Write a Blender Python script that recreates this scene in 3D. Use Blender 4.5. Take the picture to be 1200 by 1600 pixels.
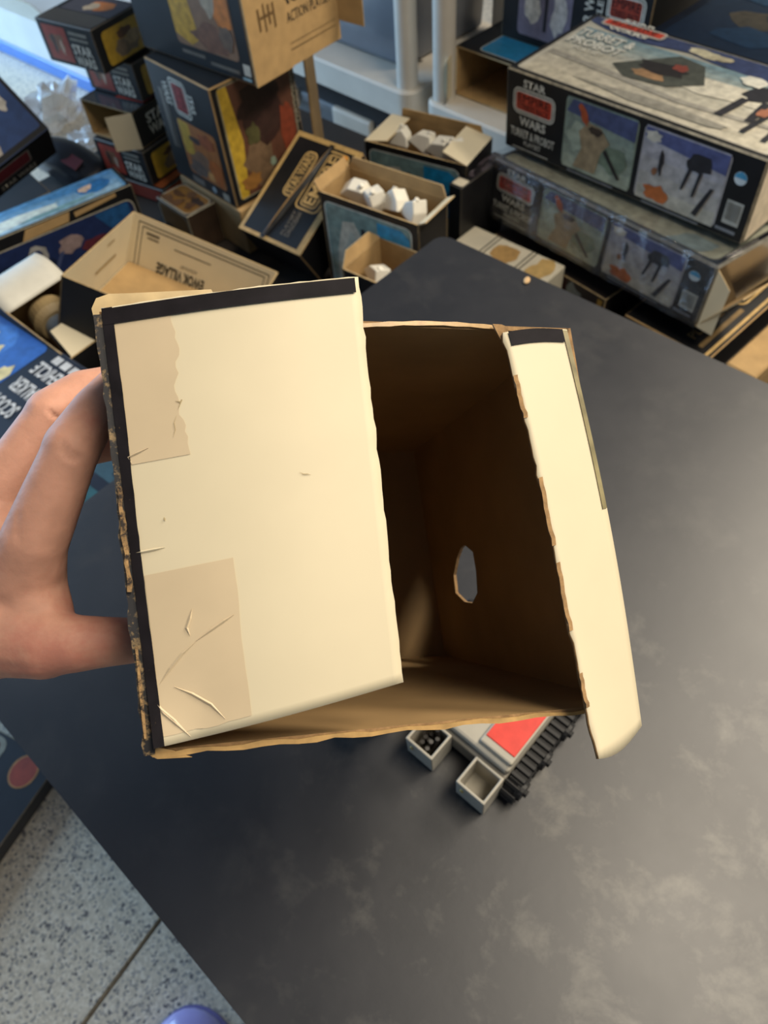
import bpy, bmesh, math, random
from mathutils import Vector, Matrix, Euler

for o in list(bpy.data.objects): bpy.data.objects.remove(o, do_unlink=True)
SC = bpy.context.scene
COL = SC.collection
RNG = random.Random(7)

# ------------------------------------------------------------------ camera
F = 1150.0                                   # focal length in pixels of the 1200x1600 frame
CAM = Vector((0, 0, 1.35))
RM = Matrix(((0.99403068, -0.10910093, 0.0),
             (-0.08865144, -0.80771315, 0.58287253),
             (-0.06359193, -0.57939318, -0.8125636)))   # (right, down, forward) -> world
def ray(px, py): return RM @ Vector(((px - 600) / F, (py - 800) / F, 1.0))
def at(px, py, z):
    d = ray(px, py); return CAM + d * ((z - CAM.z) / d.z)
def cp(px, py, t): return CAM + ray(px, py) * t
cd = bpy.data.cameras.new('camera'); cam = bpy.data.objects.new('camera', cd); COL.objects.link(cam)
M4 = Matrix.Identity(4)
for r in range(3):
    M4[r][0] = RM[r][0]; M4[r][1] = -RM[r][1]; M4[r][2] = -RM[r][2]; M4[r][3] = CAM[r]
cam.matrix_world = M4
cd.sensor_fit = 'VERTICAL'; cd.sensor_height = 36.0; cd.lens = 36.0 * F / 1600.0
cd.clip_start = 0.01; cd.clip_end = 60
cd.dof.use_dof = True; cd.dof.focus_distance = 0.27; cd.dof.aperture_fstop = 17.0
SC.camera = cam

# ------------------------------------------------------------------ light
SC.view_settings.view_transform = 'Standard'; SC.view_settings.look = 'None'
SC.view_settings.gamma = 1.0; SC.view_settings.use_curve_mapping = False
SC.view_settings.exposure = 0.36
W = bpy.data.worlds.new('world'); SC.world = W; W.use_nodes = True
W.node_tree.nodes['Background'].inputs[0].default_value = (0.58, 0.74, 1.0, 1)
W.node_tree.nodes['Background'].inputs[1].default_value = 0.13
def area(name, loc, target, sx, sy, power, color):
    l = bpy.data.lights.new(name, 'AREA'); l.shape = 'RECTANGLE'; l.size = sx; l.size_y = sy
    l.energy = power; l.color = color
    o = bpy.data.objects.new(name, l); COL.objects.link(o); o.location = loc
    o.rotation_euler = (Vector(target) - Vector(loc)).to_track_quat('-Z', 'Y').to_euler()
    return o
area('ceiling_lamp_offscreen', (0.85, 0.10, 2.75), (0.6, 0.2, 0.75), 1.2, 0.35, 29, (1.0, 0.88, 0.70))
area('ceiling_lamp_offscreen', (2.0, 1.25, 2.8), (0.5, 1.3, 0.5), 1.2, 0.35, 58, (1.0, 0.88, 0.70))
area('door_daylight_offscreen', (-4.2, 3.6, 1.5), (-0.6, 1.6, 0.4), 3.0, 2.4, 200, (0.42, 0.68, 1.0))

# ------------------------------------------------------------------ materials
def lin(c):
    if isinstance(c, str): c = tuple(int(c[i:i+2], 16) for i in (0, 2, 4))
    out = []
    for v in c[:3]:
        v = v / 255.0
        out.append(v / 12.92 if v <= 0.04045 else ((v + 0.055) / 1.055) ** 2.4)
    return tuple(out) + (1.0,)
MC = {}
def mat(color, rough=0.55, var=0.12, scale=60.0, bump=0.0, metal=0.0, spec=0.5, coat=0.0, dirt=None, dirt_amt=0.5, dirt_scale=30, sss=0.0, alpha=None):
    key = (color, rough, var, scale, bump, metal, spec, coat, dirt, dirt_amt, dirt_scale, sss, alpha)
    if key in MC: return MC[key]
    m = bpy.data.materials.new('surface'); m.use_nodes = True
    nt = m.node_tree; N = nt.nodes; L = nt.links; b = N['Principled BSDF']
    b.inputs['Roughness'].default_value = rough; b.inputs['Metallic'].default_value = metal
    b.inputs['Specular IOR Level'].default_value = spec
    if coat: b.inputs['Coat Weight'].default_value = coat; b.inputs['Coat Roughness'].default_value = 0.12
    if sss:
        b.inputs['Subsurface Weight'].default_value = sss; b.inputs['Subsurface Scale'].default_value = 0.004
        b.inputs['Subsurface Radius'].default_value = (1.0, 0.35, 0.2)
    tc = N.new('ShaderNodeTexCoord'); no = N.new('ShaderNodeTexNoise')
    no.inputs['Scale'].default_value = scale; no.inputs['Detail'].default_value = 4
    L.new(tc.outputs['Object'], no.inputs['Vector'])
    c = lin(color); k0, k1 = 1 - var, 1 + var
    rp = N.new('ShaderNodeValToRGB')
    rp.color_ramp.elements[0].position = 0.3; rp.color_ramp.elements[1].position = 0.7
    rp.color_ramp.elements[0].color = (c[0]*k0, c[1]*k0, c[2]*k0, 1); rp.color_ramp.elements[1].color = (min(1, c[0]*k1), min(1, c[1]*k1), min(1, c[2]*k1), 1)
    L.new(no.outputs['Fac'], rp.inputs['Fac']); out = rp.outputs['Color']
    if dirt:
        n2 = N.new('ShaderNodeTexNoise'); n2.inputs['Scale'].default_value = dirt_scale; n2.inputs['Detail'].default_value = 6
        n2.inputs['Roughness'].default_value = 0.7
        L.new(tc.outputs['Object'], n2.inputs['Vector'])
        r2 = N.new('ShaderNodeValToRGB'); r2.color_ramp.elements[0].position = 1 - dirt_amt - 0.06; r2.color_ramp.elements[1].position = 1 - dirt_amt + 0.06
        L.new(n2.outputs['Fac'], r2.inputs['Fac'])
        mx = N.new('ShaderNodeMix'); mx.data_type = 'RGBA'; mx.inputs[7].default_value = lin(dirt)
        L.new(r2.outputs['Color'], mx.inputs[0]); L.new(out, mx.inputs[6]); out = mx.outputs[2]
    L.new(out, b.inputs['Base Color'])
    if bump:
        bp = N.new('ShaderNodeBump'); bp.inputs['Strength'].default_value = bump; bp.inputs['Distance'].default_value = 0.002
        L.new(no.outputs['Fac'], bp.inputs['Height']); L.new(bp.outputs['Normal'], b.inputs['Normal'])
    if alpha is not None: b.inputs['Alpha'].default_value = alpha
    MC[key] = m; return m
BLACK = mat('141416', 0.5, 0.3, 25, spec=0.4)
KRAFT = mat('a98a5c', 0.8, 0.12, 40, 0.15)
EDGE = mat('b39a70', 0.75, 0.2, 120)
CREAM = mat('d8ccae', 0.6, 0.035, 22)
WHITE = mat('dcd9cc', 0.55, 0.05, 40)
INK = mat('26231f', 0.6, 0.2, 80)
def pm(c, rough=0.45, var=0.16): return mat(c, rough, var, 75, coat=0.05)

# ------------------------------------------------------------------ mesh helpers
def link(o, parent=None):
    COL.objects.link(o)
    if parent is not None: o.parent = parent
    return o
def meshobj(name, verts, faces, mats, parent=None, fmat=None, smooth=False):
    me = bpy.data.meshes.new(name); me.from_pydata([tuple(v) for v in verts], [], faces)
    if not isinstance(mats, (list, tuple)): mats = [mats]
    for m in mats: me.materials.append(m)
    if fmat:
        for p, k in zip(me.polygons, fmat): p.material_index = k
    if smooth:
        for p in me.polygons: p.use_smooth = True
    me.update(); return link(bpy.data.objects.new(name, me), parent)
def bmobj(name, bm, mats, parent=None, smooth=False):
    me = bpy.data.meshes.new(name); bm.normal_update(); bm.to_mesh(me); bm.free()
    if not isinstance(mats, (list, tuple)): mats = [mats]
    for m in mats: me.materials.append(m)
    if smooth:
        for p in me.polygons: p.use_smooth = True
    return link(bpy.data.objects.new(name, me), parent)
def tag(o, label, cat, group=None, kind=None):
    if label: o['label'] = label
    if cat: o['category'] = cat
    if group: o['group'] = group
    if kind: o['kind'] = kind
    return o
def root(name, loc, rot=(0, 0, 0)):
    o = bpy.data.objects.new(name, None); COL.objects.link(o); o.empty_display_size = 0.05
    o.location = loc; o.rotation_euler = rot; return o
def R3(a, b, c): return (math.radians(a), math.radians(b), math.radians(c))
def box_bm(bm, x0, x1, y0, y1, z0, z1, bevel=0.0, seg=1, emat=0):
    r = bmesh.ops.create_cube(bm, size=1.0); vs = r['verts']
    for v in vs: v.co = Vector(((x0+x1)/2 + v.co.x*(x1-x0), (y0+y1)/2 + v.co.y*(y1-y0), (z0+z1)/2 + v.co.z*(z1-z0)))
    if bevel:
        es = list({e for v in vs for e in v.link_edges})
        bmesh.ops.bevel(bm, geom=es, offset=bevel, segments=seg, affect='EDGES', profile=0.5, material=emat)
def cyl_bm(bm, p0, p1, r0, r1=None, n=20, caps=True):
    r1 = r0 if r1 is None else r1
    p0 = Vector(p0); p1 = Vector(p1); d = (p1 - p0).normalized()
    a = d.orthogonal().normalized(); b = d.cross(a)
    A = []; B = []
    for i in range(n):
        t = 2*math.pi*i/n; u = a*math.cos(t) + b*math.sin(t)
        A.append(bm.verts.new(p0 + u*r0)); B.append(bm.verts.new(p1 + u*r1))
    for i in range(n): bm.faces.new((A[i], A[(i+1) % n], B[(i+1) % n], B[i]))
    if caps: bm.faces.new(A[::-1]); bm.faces.new(B)
def rrect(u0, v0, u1, v1, r, n=5):
    pts = []
    for cx, cy, a0 in ((u1-r, v0+r, -90), (u1-r, v1-r, 0), (u0+r, v1-r, 90), (u0+r, v0+r, 180)):
        for i in range(n+1):
            a = math.radians(a0 + 90*i/n); pts.append((cx + r*math.cos(a), cy + r*math.sin(a)))
    return pts
def blob(cx, cy, rx, ry, seed=0, n=14, rough=0.25, rot=0):
    rg = random.Random(seed); pts = []
    for i in range(n):
        a = 2*math.pi*i/n; k = 1 + rg.uniform(-rough, rough)
        x = rx*k*math.cos(a); y = ry*k*math.sin(a)
        pts.append((cx + x*math.cos(rot) - y*math.sin(rot), cy + x*math.sin(rot) + y*math.cos(rot)))
    return pts

class Face:
    """a flat face: origin, u and v directions (unit), normal; in the owner's local frame"""
    def __init__(s, o, u, v, w, h, owner):
        s.o = Vector(o); s.u = Vector(u).normalized(); s.v = Vector(v).normalized(); s.n = s.u.cross(s.v); s.w = w; s.h = h; s.owner = owner
    def p(s, a, b, lift=0.0): return s.o + s.u*a + s.v*b + s.n*lift
    def turned(s, q):
        """the same face with its reading direction turned by q quarter turns"""
        f = s
        for _ in range(q % 4):
            f = Face(f.o + f.u*f.w, f.v, -f.u, f.h, f.w, f.owner)
        return f
def decal(face, name, layers, parent=None, lift=0.0004, step=0.00012):
    """one printed part: layers of (material, polygon in fractions of the face); later layers on top"""
    vs = []; fs = []; ms = []; fm = []
    for k, (m, pts) in enumerate(layers):
        if m not in ms: ms.append(m)
        b = len(vs)
        for (a, c) in pts: vs.append(face.p(a*face.w, c*face.h, lift + step*k))
        fs.append(list(range(b, b+len(pts)))); fm.append(ms.index(m))
    return meshobj(name, vs, fs, ms, parent or face.owner, fm)
def rr(face, u0, v0, u1, v1, r):
    """rounded rectangle, fractions in, fractions out, radius in metres"""
    return [(a/face.w, c/face.h) for a, c in rrect(u0*face.w, v0*face.h, u1*face.w, v1*face.h, r)]
def frame_layers(face, u0, v0, u1, v1, r, t, m_line, m_in):
    du, dv = t/face.w, t/face.h
    return [(m_line, rr(face, u0, v0, u1, v1, r)), (m_in, rr(face, u0+du, v0+dv, u1-du, v1-dv, max(r-t, 0.0005)))]
def text(face, body, u0, v0, u1, v1, m, name='lettering', parent=None, lift=0.0013, bold=0.0, mirror=False):
    cu = bpy.data.curves.new(name, 'FONT'); cu.body = body; cu.size = 1.0; cu.resolution_u = 2; cu.offset = bold
    to = bpy.data.objects.new('t', cu); COL.objects.link(to)
    bpy.context.view_layer.update()
    me = bpy.data.meshes.new_from_object(to.evaluated_get(bpy.context.evaluated_depsgraph_get()))
    bpy.data.objects.remove(to, do_unlink=True)
    xs = [v.co.x for v in me.vertices]; ys = [v.co.y for v in me.vertices]
    x0, x1, y0, y1 = min(xs), max(xs), min(ys), max(ys)
    for v in me.vertices:
        a = (v.co.x-x0)/(x1-x0); c = (v.co.y-y0)/(y1-y0)
        if mirror: a = 1-a
        v.co = face.p((u0 + a*(u1-u0))*face.w, (v0 + c*(v1-v0))*face.h, lift)
    me.materials.clear(); me.materials.append(m); me.name = name
    return link(bpy.data.objects.new(name, me), parent or face.owner)

def faces_of(o, L, Wd, H):
    x, y = L/2, Wd/2
    return {'front': Face((-x, -y, 0), (1,0,0), (0,0,1), L, H, o), 'right': Face((x, -y, 0), (0,1,0), (0,0,1), Wd, H, o),
            'back': Face((x, y, 0), (-1,0,0), (0,0,1), L, H, o), 'left': Face((-x, y, 0), (0,-1,0), (0,0,1), Wd, H, o),
            'top': Face((-x, -y, H), (1,0,0), (0,1,0), L, Wd, o)}
def carton(name, loc, rot, dims, label, cat='box', body=None, edge=None, group=None, bevel=0.0016, dent=0.0):
    """a closed printed carton: root empty at the base centre, a bevelled body with worn edges"""
    L, Wd, H = dims
    o = root(name, loc, R3(*rot)); tag(o, label, cat, group)
    bm = bmesh.new(); box_bm(bm, -L/2, L/2, -Wd/2, Wd/2, 0, H, bevel, 1, 1)
    b = bmobj('carton_body', bm, [body or BLACK, edge or EDGE], o)
    return o, faces_of(o, L, Wd, H)
def sheet(name, pts, thick, m_out, m_in, m_edge, parent):
    """thin board: pts counter-clockwise seen from its outer side, thickened inwards"""
    pts = [Vector(p) for p in pts]; n = (pts[1]-pts[0]).cross(pts[2]-pts[1]).normalized()
    k = len(pts); vs = pts + [p - n*thick for p in pts]
    fs = [list(range(k)), list(range(2*k-1, k-1, -1))]; fm = [0, 1]
    for i in range(k): fs.append([i, k+i, k+(i+1) % k, (i+1) % k]); fm.append(2)
    return meshobj(name, vs, fs, [m_out, m_in, m_edge], parent, fm)
def open_carton(name, loc, rot, dims, label, outer=None, inner=None, edge=None, cat='box', group=None, th=0.0025):
    L, Wd, H = dims; x, y = L/2, Wd/2; outer = outer or BLACK; inner = inner or KRAFT; edge = edge or EDGE
    o = root(name, loc, R3(*rot)); tag(o, label, cat, group)
    c = [(-x,-y), (x,-y), (x,y), (-x,y)]
    for i in range(4):
        (a0, b0), (a1, b1) = c[i], c[(i+1) % 4]
        sheet('side_panel', [(a0,b0,0), (a1,b1,0), (a1,b1,H), (a0,b0,H)], th, outer, inner, edge, o)
    sheet('bottom_panel', [(-x+th,-y+th,0.003), (-x+th,y-th,0.003), (x-th,y-th,0.003), (x-th,-y+th,0.003)], -th, inner, outer, edge, o)
    return o, faces_of(o, L, Wd, H)
def flap(o, p0, p1, ang_dir, length, m_out, m_in, parent=None, name='flap', taper=0.0, th=0.0022):
    """flap hinged along p0-p1 reaching out along ang_dir"""
    p0 = Vector(p0); p1 = Vector(p1); d = Vector(ang_dir).normalized()*length; t = (p1-p0)*taper
    return sheet(name, [p0, p1, p1+d-t, p0+d+t], th, m_out, m_in, EDGE, parent or o)
def grid_sheet(name, fn, nu, nv, thick, mats, parent, smooth=True):
    vs = []; fs = []
    for j in range(nv+1):
        for i in range(nu+1): vs.append(fn(i/nu, j/nv))
    for j in range(nv):
        for i in range(nu):
            a = j*(nu+1)+i; fs.append([a, a+1, a+nu+2, a+nu+1])
    o = meshobj(name, vs, fs, mats, parent, None, smooth)
    if thick:
        s = o.modifiers.new('board', 'SOLIDIFY'); s.thickness = abs(thick); s.offset = -1 if thick > 0 else 1
        if len(mats) > 1: s.material_offset_rim = 1
        if len(mats) > 2: s.material_offset = 2
    return o
def logo(face, u0, v0, u1, v1, m_red='c8442c', lines=('STAR', 'EMPIRE', 'WARS'), dark=None, lite='d9d6c8', lift=0.0):
    """rounded emblem: pale outlined frame, red field, a word above, inside and below"""
    dk = dark or BLACK; lt = pm(lite); rd = pm(m_red)
    w, h = u1-u0, v1-v0; va, vb = v0+h*0.24, v1-h*0.20
    r = 0.10*min(w*face.w, h*face.h); t = 0.035*h*face.h
    L = [(lt, rr(face, u0+w*.17, v1-h*.22, u0+w*.83, v1-h*.0, r*.4)), (lt, rr(face, u0+w*.15, v0, u0+w*.85, v0+h*.26, r*.4))]
    L = frame_layers(face, u0, va, u1, vb, r*1.6, t, lt, dk)
    L += frame_layers(face, u0+1.6*t/face.w, va+1.6*t/face.h, u1-1.6*t/face.w, vb-1.6*t/face.h, r, t, lt, rd)
    e = decal(face, 'emblem', L, lift=0.0004+lift)
    text(face, lines[0], u0+w*.24, v1-h*.17, u0+w*.76, v1, lt, parent=e, bold=0.03, lift=0.0013+lift)
    if lines[1]:
        text(face, lines[1], u0+w*.13, va+(vb-va)*.50, u1-w*.13, vb-(vb-va)*.2, dk, parent=e, lift=0.0013+lift)
        text(face, 'STRIKES BACK', u0+w*.13, va+(vb-va)*.2, u1-w*.13, va+(vb-va)*.43, dk, parent=e, lift=0.0013+lift)
    text(face, lines[2], u0+w*.18, v0, u0+w*.82, v0+h*.20, lt, parent=e, bold=0.03, lift=0.0013+lift)
    return e
def picture(face, u0, v0, u1, v1, bg, shapes, r=0.006, border=None, name='picture_panel', parent=None):
    L = []
    if border: L.append((pm(border), rr(face, u0-.0025/face.w, v0-.0025/face.h, u1+.0025/face.w, v1+.0025/face.h, r+.002)))
    L.append((pm(bg), rr(face, u0, v0, u1, v1, r)))
    for c, pts in shapes: L.append((pm(c, var=.26), [(u0+(u1-u0)*min(1, max(0, a)), v0+(v1-v0)*min(1, max(0, b))) for a, b in pts]))
    return decal(face, name, L, parent)
def speck(n, cols, seed, box=(0.05, 0.05, 0.95, 0.95), size=(0.04, 0.12)):
    rg = random.Random(seed); out = []
    for i in range(n):
        out.append((rg.choice(cols), blob(rg.uniform(box[0], box[2]), rg.uniform(box[1], box[3]), rg.uniform(*size), rg.uniform(*size), seed*31+i, 10, 0.35)))
    return out
def gradient(c0, c1, n=6, v0=0.0, v1=1.0):
    """printed tone in n bands from the bottom colour up to the top colour"""
    a = [int(c0[i:i+2], 16) for i in (0, 2, 4)]; b = [int(c1[i:i+2], 16) for i in (0, 2, 4)]; out = []
    for k in range(n):
        f = k/(n-1); c = '%02x%02x%02x' % tuple(int(a[i] + (b[i]-a[i])*f) for i in range(3))
        y0 = v0 + (v1-v0)*k/n; y1 = v0 + (v1-v0)*(k+1)/n
        out.append((c, [(0.02, y0), (0.98, y0), (0.98, y1), (0.02, y1)]))
    return out

# ================================================================== SETTING
TZ = 0.75
A = at(690, 365, TZ); A2 = Vector((A.x, A.y, 0))
E1 = Vector((0.680, -0.7332, 0)); E2 = Vector((-0.7332, -0.680, 0))
def st(s, t, z=0.0): return A2 + E1*s + E2*t + Vector((0, 0, z))
YAW1 = math.degrees(math.atan2(E1.y, E1.x))

def floor_material():
    m = bpy.data.materials.new('speckled_floor'); m.use_nodes = True; nt = m.node_tree; N = nt.nodes; L = nt.links; b = N['Principled BSDF']
    tc = N.new('ShaderNodeTexCoord'); v = N.new('ShaderNodeTexVoronoi'); v.inputs['Scale'].default_value = 230
    L.new(tc.outputs['Object'], v.inputs['Vector'])
    sep = N.new('ShaderNodeSeparateColor'); L.new(v.outputs['Color'], sep.inputs[0])
    rp = N.new('ShaderNodeValToRGB'); rp.color_ramp.interpolation = 'CONSTANT'
    cols = [(0.0, '5c5a60'), (0.06, 'a09a92'), (0.16, 'd6cab4'), (0.5, 'e6d9c2'), (0.78, 'f2e7d2'), (0.95, 'b8b0a6')]
    rp.color_ramp.elements[0].color = lin(cols[0][1])
    rp.color_ramp.elements[1].position = cols[1][0]; rp.color_ramp.elements[1].color = lin(cols[1][1])
    for p, c in cols[2:]:
        e = rp.color_ramp.elements.new(p); e.color = lin(c)
    L.new(sep.outputs[0], rp.inputs['Fac'])
    n = N.new('ShaderNodeTexNoise'); n.inputs['Scale'].default_value = 5; L.new(tc.outputs['Object'], n.inputs['Vector'])
    mx = N.new('ShaderNodeMix'); mx.data_type = 'RGBA'; mx.blend_type = 'MULTIPLY'; mx.inputs[0].default_value = 0.35
    L.new(rp.outputs['Color'], mx.inputs[6]); L.new(n.outputs['Color'], mx.inputs[7])
    mx2 = N.new('ShaderNodeMix'); mx2.data_type = 'RGBA'; mx2.inputs[0].default_value = 0.85
    mx2.inputs[6].default_value = lin('ddd0ba'); L.new(rp.outputs['Color'], mx2.inputs[7])
    L.new(mx2.outputs[2], b.inputs['Base Color']); b.inputs['Roughness'].default_value = 0.32
    return m
FLOOR = floor_material()
# floor: sealed speckled slabs with open saw-cut joints
j0 = at(250, 1437, 0); j1 = at(130, 1600, 0); jd = (j1 - j0).normalized(); jn = Vector((-jd.y, jd.x, 0))
bm = bmesh.new(); box_bm(bm, -5, 5, -4, 7, -0.05, -0.012)
fl = bmobj('floor', bm, mat('8d8578', 0.9, 0.2, 40)); tag(fl, None, None, None, 'structure')
g = 0.004; pitch = 1.5
for i in range(-4, 4):
    lo, hi = i*pitch + g, (i+1)*pitch - g
    for k in range(-2, 3):
        a0, a1 = k*2.4 + 1.0 + g, (k+1)*2.4 + 1.0 - g
        q = [j0 + jn*lo + jd*a0, j0 + jn*hi + jd*a0, j0 + jn*hi + jd*a1, j0 + jn*lo + jd*a1]
        area2 = (q[1]-q[0]).cross(q[3]-q[0]).z
        if area2 < 0: q.reverse()
        sheet('floor_slab', q, 0.012, FLOOR, FLOOR, FLOOR, fl)

# ------------------------------------------------------------------ work table
def table_material():
    m = bpy.data.materials.new('scuffed_laminate'); m.use_nodes = True; nt = m.node_tree; N = nt.nodes; L = nt.links; b = N['Principled BSDF']
    tc = N.new('ShaderNodeTexCoord')
    n1 = N.new('ShaderNodeTexNoise'); n1.inputs['Scale'].default_value = 9; n1.inputs['Detail'].default_value = 8; n1.inputs['Roughness'].default_value = 0.65
    L.new(tc.outputs['Object'], n1.inputs['Vector'])
    r1 = N.new('ShaderNodeValToRGB'); r1.color_ramp.elements[0].position = 0.3; r1.color_ramp.elements[1].position = 0.75
    r1.color_ramp.elements[0].color = lin('17181d'); r1.color_ramp.elements[1].color = lin('232327')
    L.new(n1.outputs['Fac'], r1.inputs['Fac'])
    n2 = N.new('ShaderNodeTexNoise'); n2.inputs['Scale'].default_value = 22; n2.inputs['Detail'].default_value = 10; n2.inputs['Roughness'].default_value = 0.7; n2.inputs['Distortion'].default_value = 0.2
    L.new(tc.outputs['Object'], n2.inputs['Vector'])
    r2 = N.new('ShaderNodeValToRGB'); r2.color_ramp.elements[0].position = 0.52; r2.color_ramp.elements[1].position = 0.80
    L.new(n2.outputs['Fac'], r2.inputs['Fac'])
    vd = N.new('ShaderNodeVectorMath'); vd.operation = 'DISTANCE'; L.new(tc.outputs['Object'], vd.inputs[0])
    dq = at(1060, 1400, TZ) - (A2 + E1*0.875 + E2*0.386); vd.inputs[1].default_value = (dq.dot(E1), -dq.dot(E2), TZ)     # a patch of old scuffs
    n3 = N.new('ShaderNodeMapRange'); n3.inputs['From Min'].default_value = 0.04; n3.inputs['From Max'].default_value = 0.34; n3.inputs['To Min'].default_value = 0.55; n3.inputs['To Max'].default_value = 0.07
    L.new(vd.outputs['Value'], n3.inputs['Value'])
    mu = N.new('ShaderNodeMath'); mu.operation = 'MULTIPLY'; L.new(r2.outputs['Color'], mu.inputs[0]); L.new(n3.outputs[0], mu.inputs[1])
    mx = N.new('ShaderNodeMix'); mx.data_type = 'RGBA'; mx.inputs[7].default_value = lin('8f8b80')
    L.new(mu.outputs[0], mx.inputs[0]); L.new(r1.outputs['Color'], mx.inputs[6]); L.new(mx.outputs[2], b.inputs['Base Color'])
    rr_ = N.new('ShaderNodeMapRange'); rr_.inputs['To Min'].default_value = 0.36; rr_.inputs['To Max'].default_value = 0.52
    L.new(n1.outputs['Fac'], rr_.inputs['Value']); L.new(rr_.outputs[0], b.inputs['Roughness'])
    b.inputs['Specular IOR Level'].default_value = 0.85
    bp = N.new('ShaderNodeBump'); bp.inputs['Strength'].default_value = 0.12; bp.inputs['Distance'].default_value = 0.001
    L.new(n2.outputs['Fac'], bp.inputs['Height']); L.new(bp.outputs['Normal'], b.inputs['Normal'])
    return m
TL_, TW_ = 1.75, 0.772
tb = root('work_table', st(TL_/2, TW_/2), (0, 0, math.radians(YAW1)))
tag(tb, 'large dark scuffed work table top spread under the held box', 'table')
bm = bmesh.new()
pts = rrect(-TL_/2, -TW_/2, TL_/2, TW_/2, 0.016, 6)
lo = [bm.verts.new((x, y, TZ-0.03)) for x, y in pts]; hi = [bm.verts.new((x, y, TZ)) for x, y in pts]
bm.faces.new(hi); bm.faces.new(lo[::-1])
for i in range(len(pts)): bm.faces.new((lo[i], lo[(i+1) % len(pts)], hi[(i+1) % len(pts)], hi[i]))
te = [e for e in bm.edges if abs(e.verts[0].co.z-TZ) < 1e-6 and abs(e.verts[1].co.z-TZ) < 1e-6]
bmesh.ops.bevel(bm, geom=te, offset=0.002, segments=2, affect='EDGES', profile=0.5)
bmobj('table_top', bm, table_material(), tb)
STEEL = mat('3c3d42', 0.4, 0.1, 30, metal=0.6)
for sx in (-1, 1):
    for sy in (-1, 1):
        bm = bmesh.new(); cyl_bm(bm, (sx*(TL_/2-0.12), sy*(TW_/2-0.1), 0.0), (sx*(TL_/2-0.12), sy*(TW_/2-0.1), TZ-0.03), 0.014)
        bmobj('leg', bm, STEEL, tb, True)
    bm = bmesh.new(); cyl_bm(bm, (sx*(TL_/2-0.12), -(TW_/2-0.1), 0.35), (sx*(TL_/2-0.12), (TW_/2-0.1), 0.35), 0.010)
    bmobj('stretcher', bm, STEEL, tb, True)
bm = bmesh.new(); bmesh.ops.create_icosphere(bm, subdivisions=2, radius=1)
q = at(823, 440, TZ)
for v in bm.verts:
    v.co = Vector((v.co.x*0.0045 + 0.002*v.co.y, v.co.y*0.0065, (v.co.z+0.95)*0.0022))
cr = bmobj('cardboard_crumb', bm, mat('c9a77a', 0.8)); cr.location = q
tag(cr, 'tiny tan cardboard crumb lying on the dark table', 'scrap')

# ------------------------------------------------------------------ low platforms that carry the stock
PZ = 0.45
PLY = mat('2b241d', 0.8, 0.25, 12)
def platform(name, s0, s1, t0, t1, label):
    o = root(name, st((s0+s1)/2, (t0+t1)/2), (0, 0, math.radians(YAW1))); tag(o, label, 'bench')
    l, w = (s1-s0)/2, (t1-t0)/2
    bm = bmesh.new(); box_bm(bm, -l, l, -w, w, PZ-0.03, PZ, 0.002); bmobj('bench_top', bm, PLY, o)
    for sx in (-1, 1):
        for sy in (-1, 1):
            bm = bmesh.new(); box_bm(bm, sx*(l-0.05)-0.025, sx*(l-0.05)+0.025, sy*(w-0.05)-0.025, sy*(w-0.05)+0.025, 0, PZ-0.03, 0.002)
            bmobj('leg', bm, PLY, o)
platform('storage_bench', -1.17, -0.03, -0.54, 0.72, 'low dark wooden bench under the jumble of open boxes')
platform('storage_bench', -0.02, 1.35, -0.54, -0.03, 'low dark wooden bench under the two stacked long boxes')

# ================================================================== HELD BOX
KV = Vector((-250, 135, 1150)).normalized()
r0 = Vector(((155-600)/F, (485-800)/F, 1.0)); CC = KV.dot(r0)*0.25
def tpl(px, py):
    r = Vector(((px-600)/F, (py-800)/F, 1.0)); return CC/KV.dot(r)
def op(px, py, near=0.0): return cp(px, py, tpl(px, py) - near)      # a point on the plane of the opening
KW = RM @ KV; DEP = 0.24
cTL, cTR, cBR, cBL = op(155, 487), op(888, 513), op(990, 1105), op(236, 1181)
base = (cBL + cBR)/2 + KW*DEP
hb = root('cardboard_box', base); tag(hb, 'open cream-flapped empty box with black borders held up above the table', 'box')
def rel(p): return p - base
INNER = mat('a08258', 0.7, 0.12, 25, 0.1)
SCUFF = mat('17161a', 0.6, 0.2, 60, dirt='8f7752', dirt_amt=0.44, dirt_scale=300)
TORN = mat('957650', 0.9, 0.3, 260, 0.4)
FRAY = mat('9c7c52', 0.85, 0.3, 240, 0.3, dirt='2a2320', dirt_amt=0.47, dirt_scale=320)
o4 = [rel(c) for c in (cTL, cTR, cBR, cBL)]; b4 = [p + KW*DEP for p in o4]
TH = 0.0018
sheet('left_panel', [o4[0], b4[0], b4[3], o4[3]], TH, SCUFF, INNER, TORN, hb)
sheet('top_panel', [b4[0], o4[0], o4[1], b4[1]], TH, BLACK, INNER, TORN, hb)
sheet('bottom_panel', [o4[3], b4[3], b4[2], o4[2]], TH, BLACK, INNER, TORN, hb)
sheet('end_panel', [b4[0], b4[1], b4[2], b4[3]], TH, BLACK, INNER, TORN, hb)
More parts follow.
